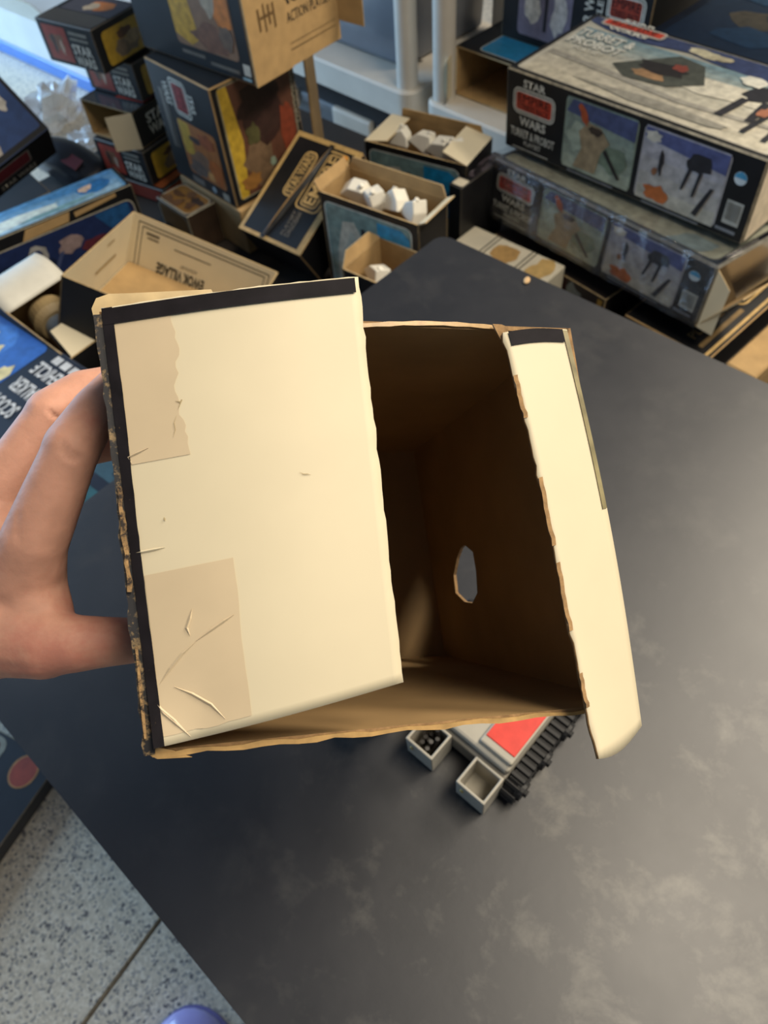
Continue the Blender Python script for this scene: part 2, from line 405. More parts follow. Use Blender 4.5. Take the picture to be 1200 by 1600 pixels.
# right panel with the punched hole
def on_right(px, py):
    n = (o4[2]-o4[1]).cross(b4[1]-o4[1]).normalized(); d = ray(px, py); p0 = CAM - base
    return p0 + d*((o4[1]-p0).dot(n)/d.dot(n))
hole = [on_right(*p) for p in ((728,851), (741,862), (746,893), (748,926), (740,942), (728,940), (714,926), (711,898), (716,872), (722,856))]
bm = bmesh.new(); outer = [o4[1], o4[2], b4[2], b4[1]]; nn = (o4[2]-o4[1]).cross(b4[1]-o4[1]).normalized()
ov = [bm.verts.new(p) for p in outer]; hv = [bm.verts.new(p) for p in hole]; es = []
for L_ in (ov, hv):
    for i in range(len(L_)): es.append(bm.edges.new((L_[i], L_[(i+1) % len(L_)])))
bmesh.ops.triangle_fill(bm, edges=es, use_beauty=True, normal=nn)
rp_ = bmobj('right_panel', bm, [INNER, TORN], hb)
s = rp_.modifiers.new('board', 'SOLIDIFY'); s.thickness = TH; s.offset = 0; s.material_offset_rim = 1
# rims: bare board along the opening
def strip_px(name, pxs, width, m, near=0.001, parent=None):
    """a raised ribbon following points on the plane of the opening"""
    P = [rel(op(x, y, near)) for x, y in pxs]; vs = []; fs = []
    for i, p in enumerate(P):
        d = (P[min(i+1, len(P)-1)] - P[max(i-1, 0)]).normalized(); sd = d.cross(KW).normalized()
        w = width*(0.7 + 0.6*RNG.random())
        vs += [p - sd*w, p + sd*w]
    for i in range(len(P)-1): fs.append([2*i, 2*i+1, 2*i+3, 2*i+2])
    o = meshobj(name, vs, fs, m, parent or hb); sm = o.modifiers.new('board', 'SOLIDIFY'); sm.thickness = 0.0008; sm.offset = 0
    return o
RIM = mat('b8935a', 0.55, 0.25, 150, coat=0.2)
strip_px('board_rim', [(566+i*21, 509 - 5*math.sin(math.pi*i/10)+i*0.3) for i in range(11)], 0.0009, RIM)
strip_px('board_rim', [(238+i*28.5, 1180 - i*2.9 + 2*math.sin(i*1.7)) for i in range(25)], 0.0008, RIM)
# big left flap
fTL, fTR, fBL, fBR = (158, 482), (560, 432), (240, 1170), (630, 1066)
def flap_pt(u, v, lift=0.0):
    x = (fTL[0]*(1-u)+fTR[0]*u)*v + (fBL[0]*(1-u)+fBR[0]*u)*(1-v)
    y = (fTL[1]*(1-u)+fTR[1]*u)*v + (fBL[1]*(1-u)+fBR[1]*u)*(1-v)
    y += 7*math.sin(math.pi*u)*(v-0.5)*-1.2
    near = 0.002 + 0.010*u + 0.004*math.sin(math.pi*u)
    if u < 0.2 and v < 0.14: near += 0.004*(1-u/0.2)*(1-v/0.14)
    return rel(op(x, y, near + lift))
jag = [RNG.uniform(-1, 1) for _ in range(80)]
def flap_edge(u, v):
    k = jag[int(v*60)]*0.004
    if u > 0.999: u = u + k
    vv = v
    if v > 0.999: vv = v + jag[int(u*40)]*0.002
    return flap_pt(u, vv)
lf = grid_sheet('left_flap', flap_edge, 26, 40, 0.0012, [CREAM, TORN], hb)
lf['label'] = 'wide cream blank flap'
def on_flap(name, u0, v0, u1, v1, m, lift, nu=8, nv=12, ju=0.0, jv=0.0, parent=None):
    def fn(u, v):
        a = u0 + (u1-u0)*u; b = v0 + (v1-v0)*v
        if u > 0.99 and ju: a += ju*(math.sin(v*9+1)*0.6 + jag[int(v*30)]*0.5)
        if v < 0.01 and jv: b += jv*jag[int(u*30)]
        return flap_pt(a, b, lift)
    return grid_sheet(name, fn, nu, nv, 0.0, [m], parent or lf)
BORD = mat('1b181c', 0.7, 0.3, 120, spec=0.15, dirt='8a7450', dirt_amt=0.27, dirt_scale=220)
on_flap('black_border', 0.0, 0.0, 0.042, 1.0, BORD, 0.0006, 2, 40, 0.003)
on_flap('black_border', 0.0, 0.962, 0.985, 0.998, BORD, 0.0007, 26, 2)
TAPE = mat('cfbc9c', 0.5, 0.05, 30)
on_flap('tape_stain', 0.043, 0.64, 0.262, 0.962, TAPE, 0.00018, 6, 24, 0.022)
on_flap('tape_stain', 0.043, 0.02, 0.395, 0.388, TAPE, 0.00018, 8, 10, 0.004, 0.003)
def crease(pts, w, m, lift=0.0004):
    P = []
    for x, y in pts:                                     # picture points to flap fractions
        v = 1-(y-482)/690.0
        for _ in range(3):
            xl = fTL[0]*v + fBL[0]*(1-v); xr = fTR[0]*v + fBR[0]*(1-v); u = (x-xl)/(xr-xl)
            yt = fTL[1]*(1-u)+fTR[1]*u; yb = fBL[1]*(1-u)+fBR[1]*u; v = 1-(y-yt)/(yb-yt)
        P.append(flap_pt(u, v, lift))
    vs = []; fs = []
    for i, p in enumerate(P):
        d = (P[min(i+1, len(P)-1)] - P[max(i-1, 0)]).normalized(); sd = d.cross(KW).normalized()
        e = w*(0.15 if i in (0, len(P)-1) else 1.0); vs += [p - sd*e, p - KW*(e*0.8 if m is CREAM or m is TAPE else 0.0), p + sd*e]
    for i in range(len(P)-1): fs += [[3*i, 3*i+1, 3*i+4, 3*i+3], [3*i+1, 3*i+2, 3*i+5, 3*i+4]]
    return meshobj('crease', vs, fs, m, lf)
CRD = mat('a8966f', 0.6)      # small soiled tears; the folds below are ridges of the paper itself
crease([(468,738), (474,741), (480,741), (486,742)], 0.00014, CRD)
crease([(366,958), (350,968), (330,982), (306,1000)], 0.0005, TAPE)
crease([(306,1001), (285,1020), (266,1044), (250,1068)], 0.0005, TAPE)
crease([(300,950), (297,965), (292,980), (297,992)], 0.0005, TAPE)
crease([(238,1090), (252,1108), (272,1124), (295,1146)], 0.0005, TAPE)
crease([(241,1096), (256,1114), (276,1130), (298,1149)], 0.0005, TAPE)
crease([(272,1072), (300,1082), (330,1098), (352,1120)], 0.0005, TAPE)
crease([(274,628), (281,630), (284,626), (279,640)], 0.00025, CRD)
crease([(276,650), (272,662), (274,672), (271,684)], 0.00012, CRD)
crease([(200,866), (222,862), (242,858), (258,855)], 0.0004, CREAM)
crease([(256,808), (257,811), (258,814)], 0.0003, CRD)
crease([(206,725), (200,715), (214,708), (232,700)], 0.0004, TAPE)
# worn fold along the hinge, torn corner, tape gloss
strip_px('worn_fold', [(156+i*2.05, 492+i*18.1) for i in range(39)], 0.0017, SCUFF, 0.0015)
strip_px('torn_edge', [(186+i*1.6+1.5*math.sin(i*2.1), 760+i*15) for i in range(12)], 0.0007, FRAY, 0.0036)
strip_px('torn_edge', [(213+i*1.6, 1010+i*16) for i in range(10)], 0.0004, FRAY, 0.0036)
sheet('torn_corner', [rel(op(x, y, -0.002)) for x, y in ((147, 500), (143, 482), (150, 466), (170, 459), (205, 458), (330, 452), (340, 470), (180, 500))][::-1], 0.001, mat('c9b184', 0.3, 0.2, 80, coat=0.6), KRAFT, TORN, hb)
sheet('torn_corner', [rel(op(x, y, 0.0012)) for x, y in ((226, 1160), (229, 1178), (246, 1186), (300, 1183), (270, 1172), (246, 1168))], 0.001, RIM, KRAFT, TORN, hb)
# narrow torn right flap
def rflap_pt(u, v, lift=0.0):
    xl = 784*v + 936*(1-v); yl = 520*v + 1186*(1-v); xr = 886*v + 1003*(1-v); yr = 515*v + 1134*(1-v)
    xr += 10*math.sin(math.pi*v); xl += 4*math.sin(math.pi*v) - 3*math.sin(2*math.pi*v)
    x = xl*(1-u) + xr*u; y = yl*(1-u) + yr*u - 6*math.sin(math.pi*u)*(v-0.5)*1.5 + (9*math.sin(math.pi*u) if v < 0.001 else 0)
    return rel(op(x, y, 0.003 + 0.010*(1-u)*(1-v) + 0.003*(1-u) + lift))
jag2 = [RNG.uniform(-1, 1) for _ in range(90)]
def rflap(u, v):
    if u < 0.001: u += 0.03*jag2[int(v*44)]*abs(math.sin(v*17))
    return rflap_pt(u, v)
rf = grid_sheet('right_flap', rflap, 10, 48, 0.0012, [CREAM, TORN], hb); rf['label'] = 'narrow cream flap with a torn inner edge'
def on_rflap(name, u0, v0, u1, v1, m, lift, nu, nv, j=0.0):
    return grid_sheet(name, lambda u, v: rflap_pt(u0+(u1-u0)*u + (j*jag2[int(v*70)] if (u in (0, 1)) else 0), v0+(v1-v0)*v, lift), nu, nv, 0.0, [m], rf)
on_rflap('black_border', 0.10, 0.968, 0.93, 1.0, BORD, 0.0007, 8, 2)
on_rflap('worn_fold', 0.93, 0.55, 1.0, 0.998, mat('8d8360', 0.35, 0.3, 120, coat=0.3), 0.0005, 2, 30)
for v0, v1 in ((0.50, 0.66), (0.30, 0.46), (0.12, 0.2), (0.80, 0.9)):
    on_rflap('torn_edge', -0.012, v0, 0.055, v1, TORN, 0.0006, 3, 9, 0.014)
sheet('torn_corner', [rel(op(x, y, 0.004)) for x, y in ((770, 506), (782, 530), (790, 532), (794, 524), (794, 511), (784, 507))][::1], 0.001, TORN, TORN, TORN, hb)

# ================================================================== HAND
SKIN = mat('c99680', 0.6, 0.09, 110, 0.3, spec=0.3, sss=0.12, dirt='c08270', dirt_amt=0.42, dirt_scale=16)
def capsule(bm, p0, p1, r0, r1, n=14):
    p0 = Vector(p0); p1 = Vector(p1); d = p1-p0; L = d.length; d = d.normalized(); a = d.orthogonal().normalized(); b = d.cross(a)
    rings = []
    for k in range(-4, 1):
        t = math.radians(k*22.5+0); rings.append((p0 + d*(r0*math.sin(t)), max(r0*math.cos(t), 1e-5)))
    for k in range(0, 5):
        t = math.radians(k*22.5); rings.append((p1 + d*(r1*math.sin(t)), max(r1*math.cos(t), 1e-5)))
    V = [[bm.verts.new(c + (a*math.cos(2*math.pi*i/n) + b*math.sin(2*math.pi*i/n))*r) for i in range(n)] for c, r in rings]
    for i in range(len(V)-1):
        for j in range(n): bm.faces.new((V[i][j], V[i][(j+1) % n], V[i+1][(j+1) % n], V[i+1][j]))
    bm.faces.new(V[0][::-1]); bm.faces.new(V[-1])
bm = bmesh.new()
def chain(joints):
    for (x0, y0, t0, r0_), (x1, y1, t1, r1_) in zip(joints, joints[1:]):
        capsule(bm, cp(x0, y0, t0), cp(x1, y1, t1), r0_, r1_)
# pixel, pixel, depth, radius(m)
chain([(-150, 960, .315, .021), (40, 900, .290, .0155), (52, 850, .283, .0128), (108, 712, .280, .0105), (112, 700, .280, .0108), (150, 640, .292, .0092), (186, 598, .310, .0080)])   # index
chain([(-170, 900, .322, .021), (-30, 815, .303, .0145), (0, 770, .300, .0122), (76, 660, .303, .0108), (82, 648, .303, .0110), (130, 612, .313, .0092), (190, 596, .330, .0080)])     # middle
chain([(-180, 880, .345, .020), (-10, 830, .333, .0135), (70, 740, .338, .0105), (120, 700, .340, .0095), (196, 690, .345, .0075)])                                                # ring
chain([(-180, 930, .36, .018), (-10, 840, .355, .012), (60, 750, .366, .0092), (110, 700, .372, .0080), (200, 672, .378, .0066)])                                                      # little
chain([(-150, 990, .312, .023), (10, 985, .292, .0190), (70, 1003, .286, .0148), (115, 1006, .284, .0114), (165, 1003, .288, .0100), (222, 1000, .296, .0090)])                      # thumb
chain([(40, 905, .292, .0150), (60, 960, .290, .0135), (50, 990, .289, .0150)])                                                                                                    # web
chain([(-10, 840, .300, .019), (-20, 960, .300, .021)]); chain([(-60, 830, .318, .024), (-60, 960, .312, .026)])
chain([(-150, 890, .335, .024), (-150, 990, .325, .027)]); chain([(-150, 940, .33, .030), (-420, 1010, .37, .031), (-900, 1150, .46, .042)])
hm = bpy.data.meshes.new('person'); bm.normal_update(); bm.to_mesh(hm); bm.free()
hand = bpy.data.objects.new('person', hm); COL.objects.link(hand)
md = hand.modifiers.new('skin', 'REMESH'); md.mode = 'VOXEL'; md.voxel_size = 0.0013
ms_ = hand.modifiers.new('soft', 'SMOOTH'); ms_.factor = 0.5; ms_.iterations = 9
bpy.context.view_layer.update()
nm = bpy.data.meshes.new_from_object(hand.evaluated_get(bpy.context.evaluated_depsgraph_get()))
hand.modifiers.clear(); hand.data = nm; nm.materials.clear(); nm.materials.append(SKIN)
c0 = cp(-150, 940, .33)
for v in nm.vertices: v.co -= c0
hand.location = c0
# knuckle folds: shallow wrinkles pressed into the surface
wr = [((96, 690), (108, 706), (128, 716), .279), ((92, 700), (104, 714), (120, 722), .279), ((30, 800), (26, 820), (30, 850), .285), ((76, 640), (84, 650), (92, 652), .297)]
for p in nm.polygons: p.use_smooth = True
for a_, b_, c_, t_ in wr:
    for q0, q1 in ((a_, b_), (b_, c_)):
        for k in range(8):
            f = k/8; tgt = ray(q0[0]+(q1[0]-q0[0])*f, q0[1]+(q1[1]-q0[1])*f).normalized()
            for v in nm.vertices:
                w = v.co + c0 - CAM
                if w.length > 0.42: continue
                dd = (w - tgt*w.dot(tgt)).length
                if dd < 0.0016 and w.dot(tgt) < t_*1.10: v.co += tgt*(0.00022*(1-dd/0.0016))
tag(hand, 'bare left hand and wrist gripping the side of the open box', 'person')

# ================================================================== TOY ON THE TABLE
toy = root('toy_tracked_carrier', st(0.450, 0.500, TZ), (0, 0, math.radians(YAW1)))
tag(toy, 'small grey plastic toy carrier with side bins, red deck panel and black tracks', 'toy')
TG = mat('a8a294', 0.4, 0.06, 60); TGD = mat('8c867a', 0.45, 0.08, 60)
bm = bmesh.new(); box_bm(bm, -0.052, 0.052, -0.0365, 0.062, 0.008, 0.030, 0.002, 2); bmobj('chassis', bm, TGD, toy)
bm = bmesh.new(); box_bm(bm, -0.052, 0.052, -0.033, 0.062, 0.030, 0.040, 0.0025, 2); bmobj('deck', bm, TG, toy)
bm = bmesh.new(); box_bm(bm, 0.022, 0.0515, -0.0285, 0.034, 0.039, 0.0455, 0.0015, 2); bmobj('raised_panel', bm, TG, toy)
bm = bmesh.new(); box_bm(bm, 0.0235, 0.0498, -0.0225, 0.032, 0.0450, 0.0464, 0.0005, 1)
rdp = bmobj('red_label', bm, mat('d8453a', 0.35, 0.12, 90), toy); rdp['label'] = 'red deck label'
bm = bmesh.new(); box_bm(bm, -0.045, -0.020, -0.018, 0.028, 0.041, 0.0445, 0.0008, 1); bmobj('raised_panel', bm, TG, toy)
def bin_(x0, x1, y0, y1, z0, z1, dark=False):
    bm = bmesh.new(); t = 0.0022; cut = 0.008
    out_ = [(x0, y0), (x1-cut*0, y0), (x1, y1), (x0, y1)]
    inn = [(x0+t, y0+t), (x1-t, y0+t), (x1-t, y1-t), (x0+t, y1-t)]
    sl = 0.001
    ob = [bm.verts.new((x, y + (sl if y == y0 else 0), z0)) for x, y in out_]; ot = [bm.verts.new((x, y, z1)) for x, y in out_]
    it = [bm.verts.new((x, y, z1)) for x, y in inn]; ib = [bm.verts.new((x, y + (sl if y == y0+t else 0), z0+t)) for x, y in inn]
    bm.faces.new(ob[::-1]); bm.faces.new(ib)
    for i in range(4):
        j = (i+1) % 4
        bm.faces.new((ob[i], ob[j], ot[j], ot[i])); bm.faces.new((ot[i], ot[j], it[j], it[i])); bm.faces.new((it[i], it[j], ib[j], ib[i]))
    o = bmobj('storage_bin', bm, TG, toy)
    bv = o.modifiers.new('round', 'BEVEL'); bv.width = 0.0008; bv.segments = 2
    bm = bmesh.new(); cyl_bm(bm, (x0+0.006, y0-0.0008, z1-0.012), (x0+0.006, y0+0.001, z1-0.012), 0.0016, n=10)
    bmobj('catch', bm, mat('b09a5a', 0.4), o)
    return o
for k, x in enumerate((-0.0725, -0.0235, 0.0262)):
    bin_(x, x+0.0262, -0.0620, -0.0370, 0.004, 0.036)
bm = bmesh.new()
for k in range(9):
    a = k*2.4; rr0 = 0.003*math.sqrt(k)
    cyl_bm(bm, (-0.0105+rr0*math.cos(a), -0.049+rr0*math.sin(a), 0.010), (-0.0105+rr0*math.cos(a+1), -0.049+rr0*math.sin(a+1), 0.027+0.004*(k % 3)), 0.0024, 0.0018, 8)
tag(bmobj('toy_accessories', bm, mat('2a2622', 0.5)), 'dark little plastic accessories filling a bin of the grey toy', 'toy parts').matrix_world = toy.matrix_basis
for sx in (-1, 1):
    xa, xb = (0.053, 0.064) if sx > 0 else (-0.064, -0.053)
    bm = bmesh.new()
    prof = [(-0.033, 0.004), (0.062, 0.004), (0.074, 0.015), (0.066, 0.026), (-0.030, 0.026), (-0.042, 0.015)]
    a_ = [bm.verts.new((xa, y, z)) for y, z in prof]; b_ = [bm.verts.new((xb, y, z)) for y, z in prof]
    bm.faces.new(a_); bm.faces.new(b_[::-1])
    for i in range(6): bm.faces.new((a_[i], b_[i], b_[(i+1) % 6], a_[(i+1) % 6]))
    bmesh.ops.recalc_face_normals(bm, faces=bm.faces[:])
    TB = mat('141416', 0.55, 0.2, 50)
    tr = bmobj('track', bm, TB, toy)
    tread = None
    for i in range(6):
        y0, z0 = prof[i]; y1, z1 = prof[(i+1) % 6]; Ls = math.hypot(y1-y0, z1-z0); nseg = max(1, int(Ls/0.0062))
        for k in range(nseg):
            f = (k+0.5)/nseg; y, z = y0+(y1-y0)*f, z0+(z1-z0)*f; ang = math.atan2(z1-z0, y1-y0)
            if tread is None:
                b2 = bmesh.new(); box_bm(b2, xa-0.001, xb+0.001, -0.0018, 0.0018, -0.0026, 0.0026, 0.0005, 1)
                c = bmobj('tread_lug', b2, TB, tr); tread = c
            else:
                c = tread.copy(); COL.objects.link(c); c.parent = tr
            c.location = (0, y, z); c.rotation_euler = (ang, 0, 0)
    for k in range(4):
        b2 = bmesh.new(); y = -0.030 + 0.030*k; xo = xb if sx > 0 else xa
        cyl_bm(b2, (xo-0.002, y, 0.016), (xo+0.0035*sx, y, 0.016), 0.0095, 0.008, 16); cyl_bm(b2, (xo, y, 0.016), (xo+0.006*sx, y, 0.016), 0.003, 0.003, 10)
        bmobj('wheel', b2, TB, tr, False)
# ================================================================== STOCK BEHIND THE TABLE
def rz(yaw, x, y):
    a = math.radians(yaw); return Vector((x*math.cos(a)-y*math.sin(a), x*math.sin(a)+y*math.cos(a), 0))
def by_corner(px, py, zpix, yaw, L, Wd, c, zbase):
    """base centre of an upright box whose corner c (L/R + F/B) at height zpix is seen at a pixel"""
    p = at(px, py, zpix); k = rz(yaw, (L/2 if c[0] == 'L' else -L/2), (Wd/2 if c[1] == 'F' else -Wd/2))
    return Vector((p.x + k.x, p.y + k.y, zbase))
LT = pm('d9d6c8'); TANP = pm('b99a63')
def lines(face, rows, m, name='small_print', parent=None):
    for u0, u1, v0, h in rows: decal(face, name, [(m, [(u0, v0), (u1, v0), (u1, v0+h), (u0, v0+h)])], parent, 0.0006)
def patches(face, name, layers, lift=0.0004):
    for l in layers: decal(face, name, [l], lift=lift)

# ---------------- two long boxes stacked by the shelf
SNOW = 'b9b4a4'
def long_front(Fc, tone=0):
    logo(Fc, 0.035, 0.36, 0.225, 0.93)
    text(Fc, 'TURRET & PROBOT', 0.03, 0.20, 0.235, 0.31, LT, bold=0.015); text(Fc, 'PLAYSET', 0.095, 0.11, 0.175, 0.17, LT)
    lines(Fc, [(0.04, 0.21, 0.045, 0.012)], LT)
    picture(Fc, 0.27, 0.07, 0.565, 0.93, '8f9a86', gradient('a7ad98', '7f8f86', 5) + [('4b5478', [(0.02, .80), (.98, .70), (.98, .98), (.1, .98)]), ('a9b39f', blob(.2, .5, .16, .2, 3)), ('77846f', blob(.75, .35, .2, .22, 4)),
        ('a08b6b', [(.18, .05), (.50, .05), (.56, .4), (.66, .55), (.52, .72), (.34, .74), (.22, .58), (.28, .36)]), ('b3542f', blob(.27, .82, .05, .13, 5, rot=.5)), ('463a30', blob(.45, .66, .09, .06, 6)), ('302a28', [(.58, .42), (.62, .46), (.86, .12), (.82, .1)])], 0.008)
    picture(Fc, 0.585, 0.07, 0.895, 0.93, 'a8a2a0', gradient('bdb6a6', 'a9a5ae', 5) + [('565c86', [(.02, .84), (.98, .72), (.98, .98), (.02, .98)]), ('cdc5b4', blob(.12, .88, .09, .08, 8)),
        ('c06a35', blob(.27, .14, .16, .12, 9)), ('2e2c2e', blob(.26, .58, .03, .16, 10)), ('9a6a4a', blob(.2, .44, .03, .06, 12)), ('2b2a2e', blob(.68, .74, .14, .13, 11)), ('2b2a2e', [(.58, .66), (.62, .66), (.56, .34), (.53, .34)]), ('2b2a2e', [(.7, .64), (.74, .64), (.7, .3), (.67, .3)]), ('2b2a2e', [(.86, .5), (.9, .5), (.78, .06), (.72, .08)])], 0.008)
    d = decal(Fc, 'round_badge', [(pm('d4dcdc'), blob(.935, .72, .021, .075, 1, 18, 0)), (pm('4f9cc0'), [(.914, .72), (.92, .77), (.935, .795), (.95, .77), (.956, .72)])])
    decal(Fc, 'bar_code', [(pm('b9b6aa'), [(.915, .18), (.972, .18), (.972, .46), (.915, .46)])] + [(INK, [(.92+.004*i, .23), (.9215+.004*i, .23), (.9215+.004*i, .44), (.92+.004*i, .44)]) for i in range(12)])
    lines(Fc, [(0.3, 0.5, 0.025, 0.02), (0.62, 0.84, 0.025, 0.02), (.9, .97, .08, .04)], pm('7e8084'))
T2, f2 = carton('playset_box', (0.489, 1.120, 0.536), (-6.5, -1.3, -55.4), (0.46, 0.26, 0.102), 'crumpled long black box wrapped in shiny plastic under its cleaner twin', body=mat('15161c', 0.2, 0.3, 18, 0.6, coat=0.9), edge=mat('6e6a60', 0.25, 0.3, 60, coat=0.8), bevel=0.004)
long_front(f2['front'])
picture(f2['top'], 0.03, 0.04, 0.97, 0.96, '8d8d7c', gradient('9a9885', '7c8684', 5) + speck(9, ['6c6c5c', 'a8a692', '83908e'], 5), 0.012, '55554c')
def wrap_fn(u, v):                                                    # loose clear film bulging off the front and top edge
    L_, W_, H_ = 0.464, 0.264, 0.106
    x = -L_/2 + L_*u; rip = 0.0025*math.sin(u*37+v*5)*math.sin(v*11+u*13) + 0.0015*math.sin(u*91)*v
    s_ = v*(H_+0.10)
    if s_ < H_: return Vector((x, -W_/2 - 0.003 - abs(rip)*1.4, s_))
    return Vector((x, -W_/2 + (s_-H_), H_ + 0.002 + abs(rip)*1.2))
def film():
    m = bpy.data.materials.new('clear_film'); m.use_nodes = True; nt = m.node_tree; N = nt.nodes; L = nt.links; N.remove(N['Principled BSDF'])
    g_ = N.new('ShaderNodeBsdfGlossy'); g_.inputs['Roughness'].default_value = 0.12; t_ = N.new('ShaderNodeBsdfTransparent'); t_.inputs[0].default_value = (.93, .94, .95, 1)
    fr_ = N.new('ShaderNodeValue'); fr_.outputs[0].default_value = 0.2; x_ = N.new('ShaderNodeMixShader')
    no = N.new('ShaderNodeTexNoise'); no.inputs['Scale'].default_value = 45; no.inputs['Detail'].default_value = 3; bp = N.new('ShaderNodeBump'); bp.inputs['Strength'].default_value = 0.7; bp.inputs['Distance'].default_value = 0.004
    L.new(no.outputs['Fac'], bp.inputs['Height']); L.new(bp.outputs['Normal'], g_.inputs['Normal'])
    L.new(fr_.outputs[0], x_.inputs[0]); L.new(t_.outputs[0], x_.inputs[1]); L.new(g_.outputs[0], x_.inputs[2]); L.new(x_.outputs[0], N['Material Output'].inputs[0])
    return m
FILM = film()
grid_sheet('plastic_wrap', wrap_fn, 60, 30, 0.0, [FILM], T2)
flap(T2, (0.23, -0.13, 0.0), (0.23, -0.02, 0.0), (0.55, 0, 0.75), 0.085, KRAFT, KRAFT, name='torn_end_flap', taper=0.08)
flap(T2, (0.232, -0.13, 0.098), (0.232, -0.13, 0.0), (0.6, 0.2, -0.4), 0.03, CREAM, CREAM, name='torn_end_flap', taper=0.1)
T1, f1 = carton('playset_box', (0.516, 1.158, 0.661), (2.2, -1.0, -52.0), (0.46, 0.23, 0.131), 'clean long black box with snowy picture lid on top of a crumpled twin', edge=mat('8d8470', 0.5, 0.4, 90), bevel=0.0025)
long_front(f1['front'])
ft = f1['top']
picture(ft, 0.03, 0.05, 0.985, 0.95, SNOW, gradient('b5ae9b', 'b8b3a2', 4, 0, .5) + gradient('b3b2a5', '7c949a', 5, .5, .8) + [('9b968a', [(.02, .3), (.3, .26), (.6, .2), (.98, .26), (.98, .3), (.6, .25), (.3, .32), (.02, .36)]),
    ('3c4668', [(.0, .99), (.0, .9), (.1, .84), (.25, .8), (.45, .86), (.55, .82), (.75, .78), (.99, .80), (.99, .99)]), ('8d897d', blob(.55, .1, .3, .05, 3)), ('cfc8b4', blob(.7, .5, .25, .1, 5)),
    ('4f5148', [(.27, .42), (.44, .78), (.55, .74), (.62, .5), (.52, .34), (.36, .3)]), ('a7825c', blob(.42, .42, .07, .06, 7)), ('2d2826', blob(.44, .54, .09, .09, 8)), ('8a4436', blob(.49, .62, .03, .05, 9)), ('c9bf9e', blob(.5, .9, .07, .05, 10)), ('b9ae8f', blob(.57, .9, .04, .04, 12)),
    ('2c2b2f', blob(.80, .6, .055, .12, 13)), ('2c2b2f', [(.76, .5), (.79, .5), (.77, .22), (.74, .22)]), ('2c2b2f', [(.83, .52), (.86, .52), (.87, .25), (.84, .25)]), ('26262a', blob(.92, .56, .06, .13, 14)), ('26262a', [(.88, .44), (.9, .44), (.88, .12), (.86, .12)]), ('26262a', [(.94, .44), (.96, .44), (.96, .1), (.94, .1)]), ('a06a50', blob(.87, .4, .02, .06, 15)), ('e0dccb', blob(.74, .72, .05, .07, 16))], 0.006, 'a7a294')
logo(ft, 0.075, 0.80, 0.335, 1.0 - 0.012, lift=0.0035)
text(ft, 'TURRET &', 0.055, 0.625, 0.29, 0.725, LT, bold=0.03, lift=.004); text(ft, 'PROBOT', 0.055, 0.505, 0.28, 0.605, LT, bold=0.03, lift=.004); text(ft, 'PLAYSET', 0.11, 0.44, 0.235, 0.485, LT, lift=.004)
decal(f1['right'], 'end_label', [(pm('c8b9a0'), [(.02, .03), (.98, .03), (.98, .97), (.02, .97)]), (pm('8f8a9a'), blob(.5, .6, .3, .2, 4))])

# ---------------- flat stock under them
bu, fu = carton('long_flat_box', (0.440, 1.175, 0.451), (0, 0, -55.4), (0.27, 0.24, 0.060), 'dark flat box lying beneath the plastic-wrapped long box', body=mat('2a2320', 0.6, 0.4, 14))
patches(fu['front'], 'print_patch', [(pm('4a3d2c'), [(.3, .05), (.5, .05), (.5, .95), (.3, .95)]), (pm('3c1d1c'), [(.52, .05), (.68, .05), (.68, .95), (.52, .95)]), (pm('6f7676'), blob(.74, .5, .06, .4, 2)), (pm('a8843f'), [(.93, .05), (.97, .05), (.98, .9), (.94, .9)])])
b20, f20 = carton('outline_box', by_corner(1108, 562, 0.513, 38, 0.30, 0.16, 'LF', 0.451), (0, 0, 38), (0.30, 0.16, 0.062), 'black box with tan outlined emblem under the torn end of the wrapped box', edge=KRAFT, bevel=0.002)
t20 = f20['top']
decal(t20, 'border_line', [(TANP, [(.0, .04), (1, .04), (1, .075), (.0, .075)])])
decal(t20, 'emblem', frame_layers(t20, .48, .18, .97, .92, .016, .004, TANP, BLACK) + frame_layers(t20, .51, .26, .94, .84, .012, .004, TANP, BLACK))
text(t20, 'EMPIRE', .55, .36, .90, .74, TANP); text(t20, 'PLAYSET', .08, .26, .42, .36, pm('7d6642')); lines(t20, [(.05, .46, .14, .05)], pm('7d6642'))
b20b, _ = carton('kraft_carton', by_corner(1180, 592, 0.52, 38, 0.30, 0.05, 'LF', 0.451), (0, 0, 38), (0.30, 0.05, 0.07), 'brown carton edge beside the table and the black outlined box', body=KRAFT, edge=KRAFT, bevel=0.003)
b18, f18 = carton('art_box', by_corner(772, 236, 0.63, YAW1, 0.028, 0.13, 'LB', 0.451), (0, 0, YAW1), (0.028, 0.13, 0.179), 'dark box with murky purple picture between open box and wrapped box', edge=mat('3a3630', .5))
picture(f18['top'], .1, .3, .95, .93, '4a4248', speck(14, ['2a2528', '6b6068', '837a80', '1c1a1c'], 8, (.1, .1, .9, .9), (.08, .2)), 0.01)
picture(f18['top'], .1, .03, .95, .2, 'c9bfa8', [], 0.004)
tr_ = root('paper_tray', by_corner(742, 352, 0.535, YAW1, 0.20, 0.075, 'LB', 0.451), (0, 0, math.radians(YAW1))); tag(tr_, 'cream printed paper insert sticking out below the wrapped box', 'paper insert')
bm = bmesh.new(); box_bm(bm, -.10, .10, -.0375, .0375, 0, .084, .003, 2); bmobj('insert_body', bm, mat('d6cdb6', .6, .06, 40), tr_)
ftr = faces_of(tr_, .2, .075, .084)['top']
patches(ftr, 'printed_mark', [(INK, [(u, .0), (u+.012, .0), (u+.012, 1), (u, 1)]) for u in (.27, .31, .66, .70)] + [(pm('b8935c'), blob(.5, .5, .13, .4, 4)), (pm('c9a86c'), blob(.86, .5, .1, .4, 5))])

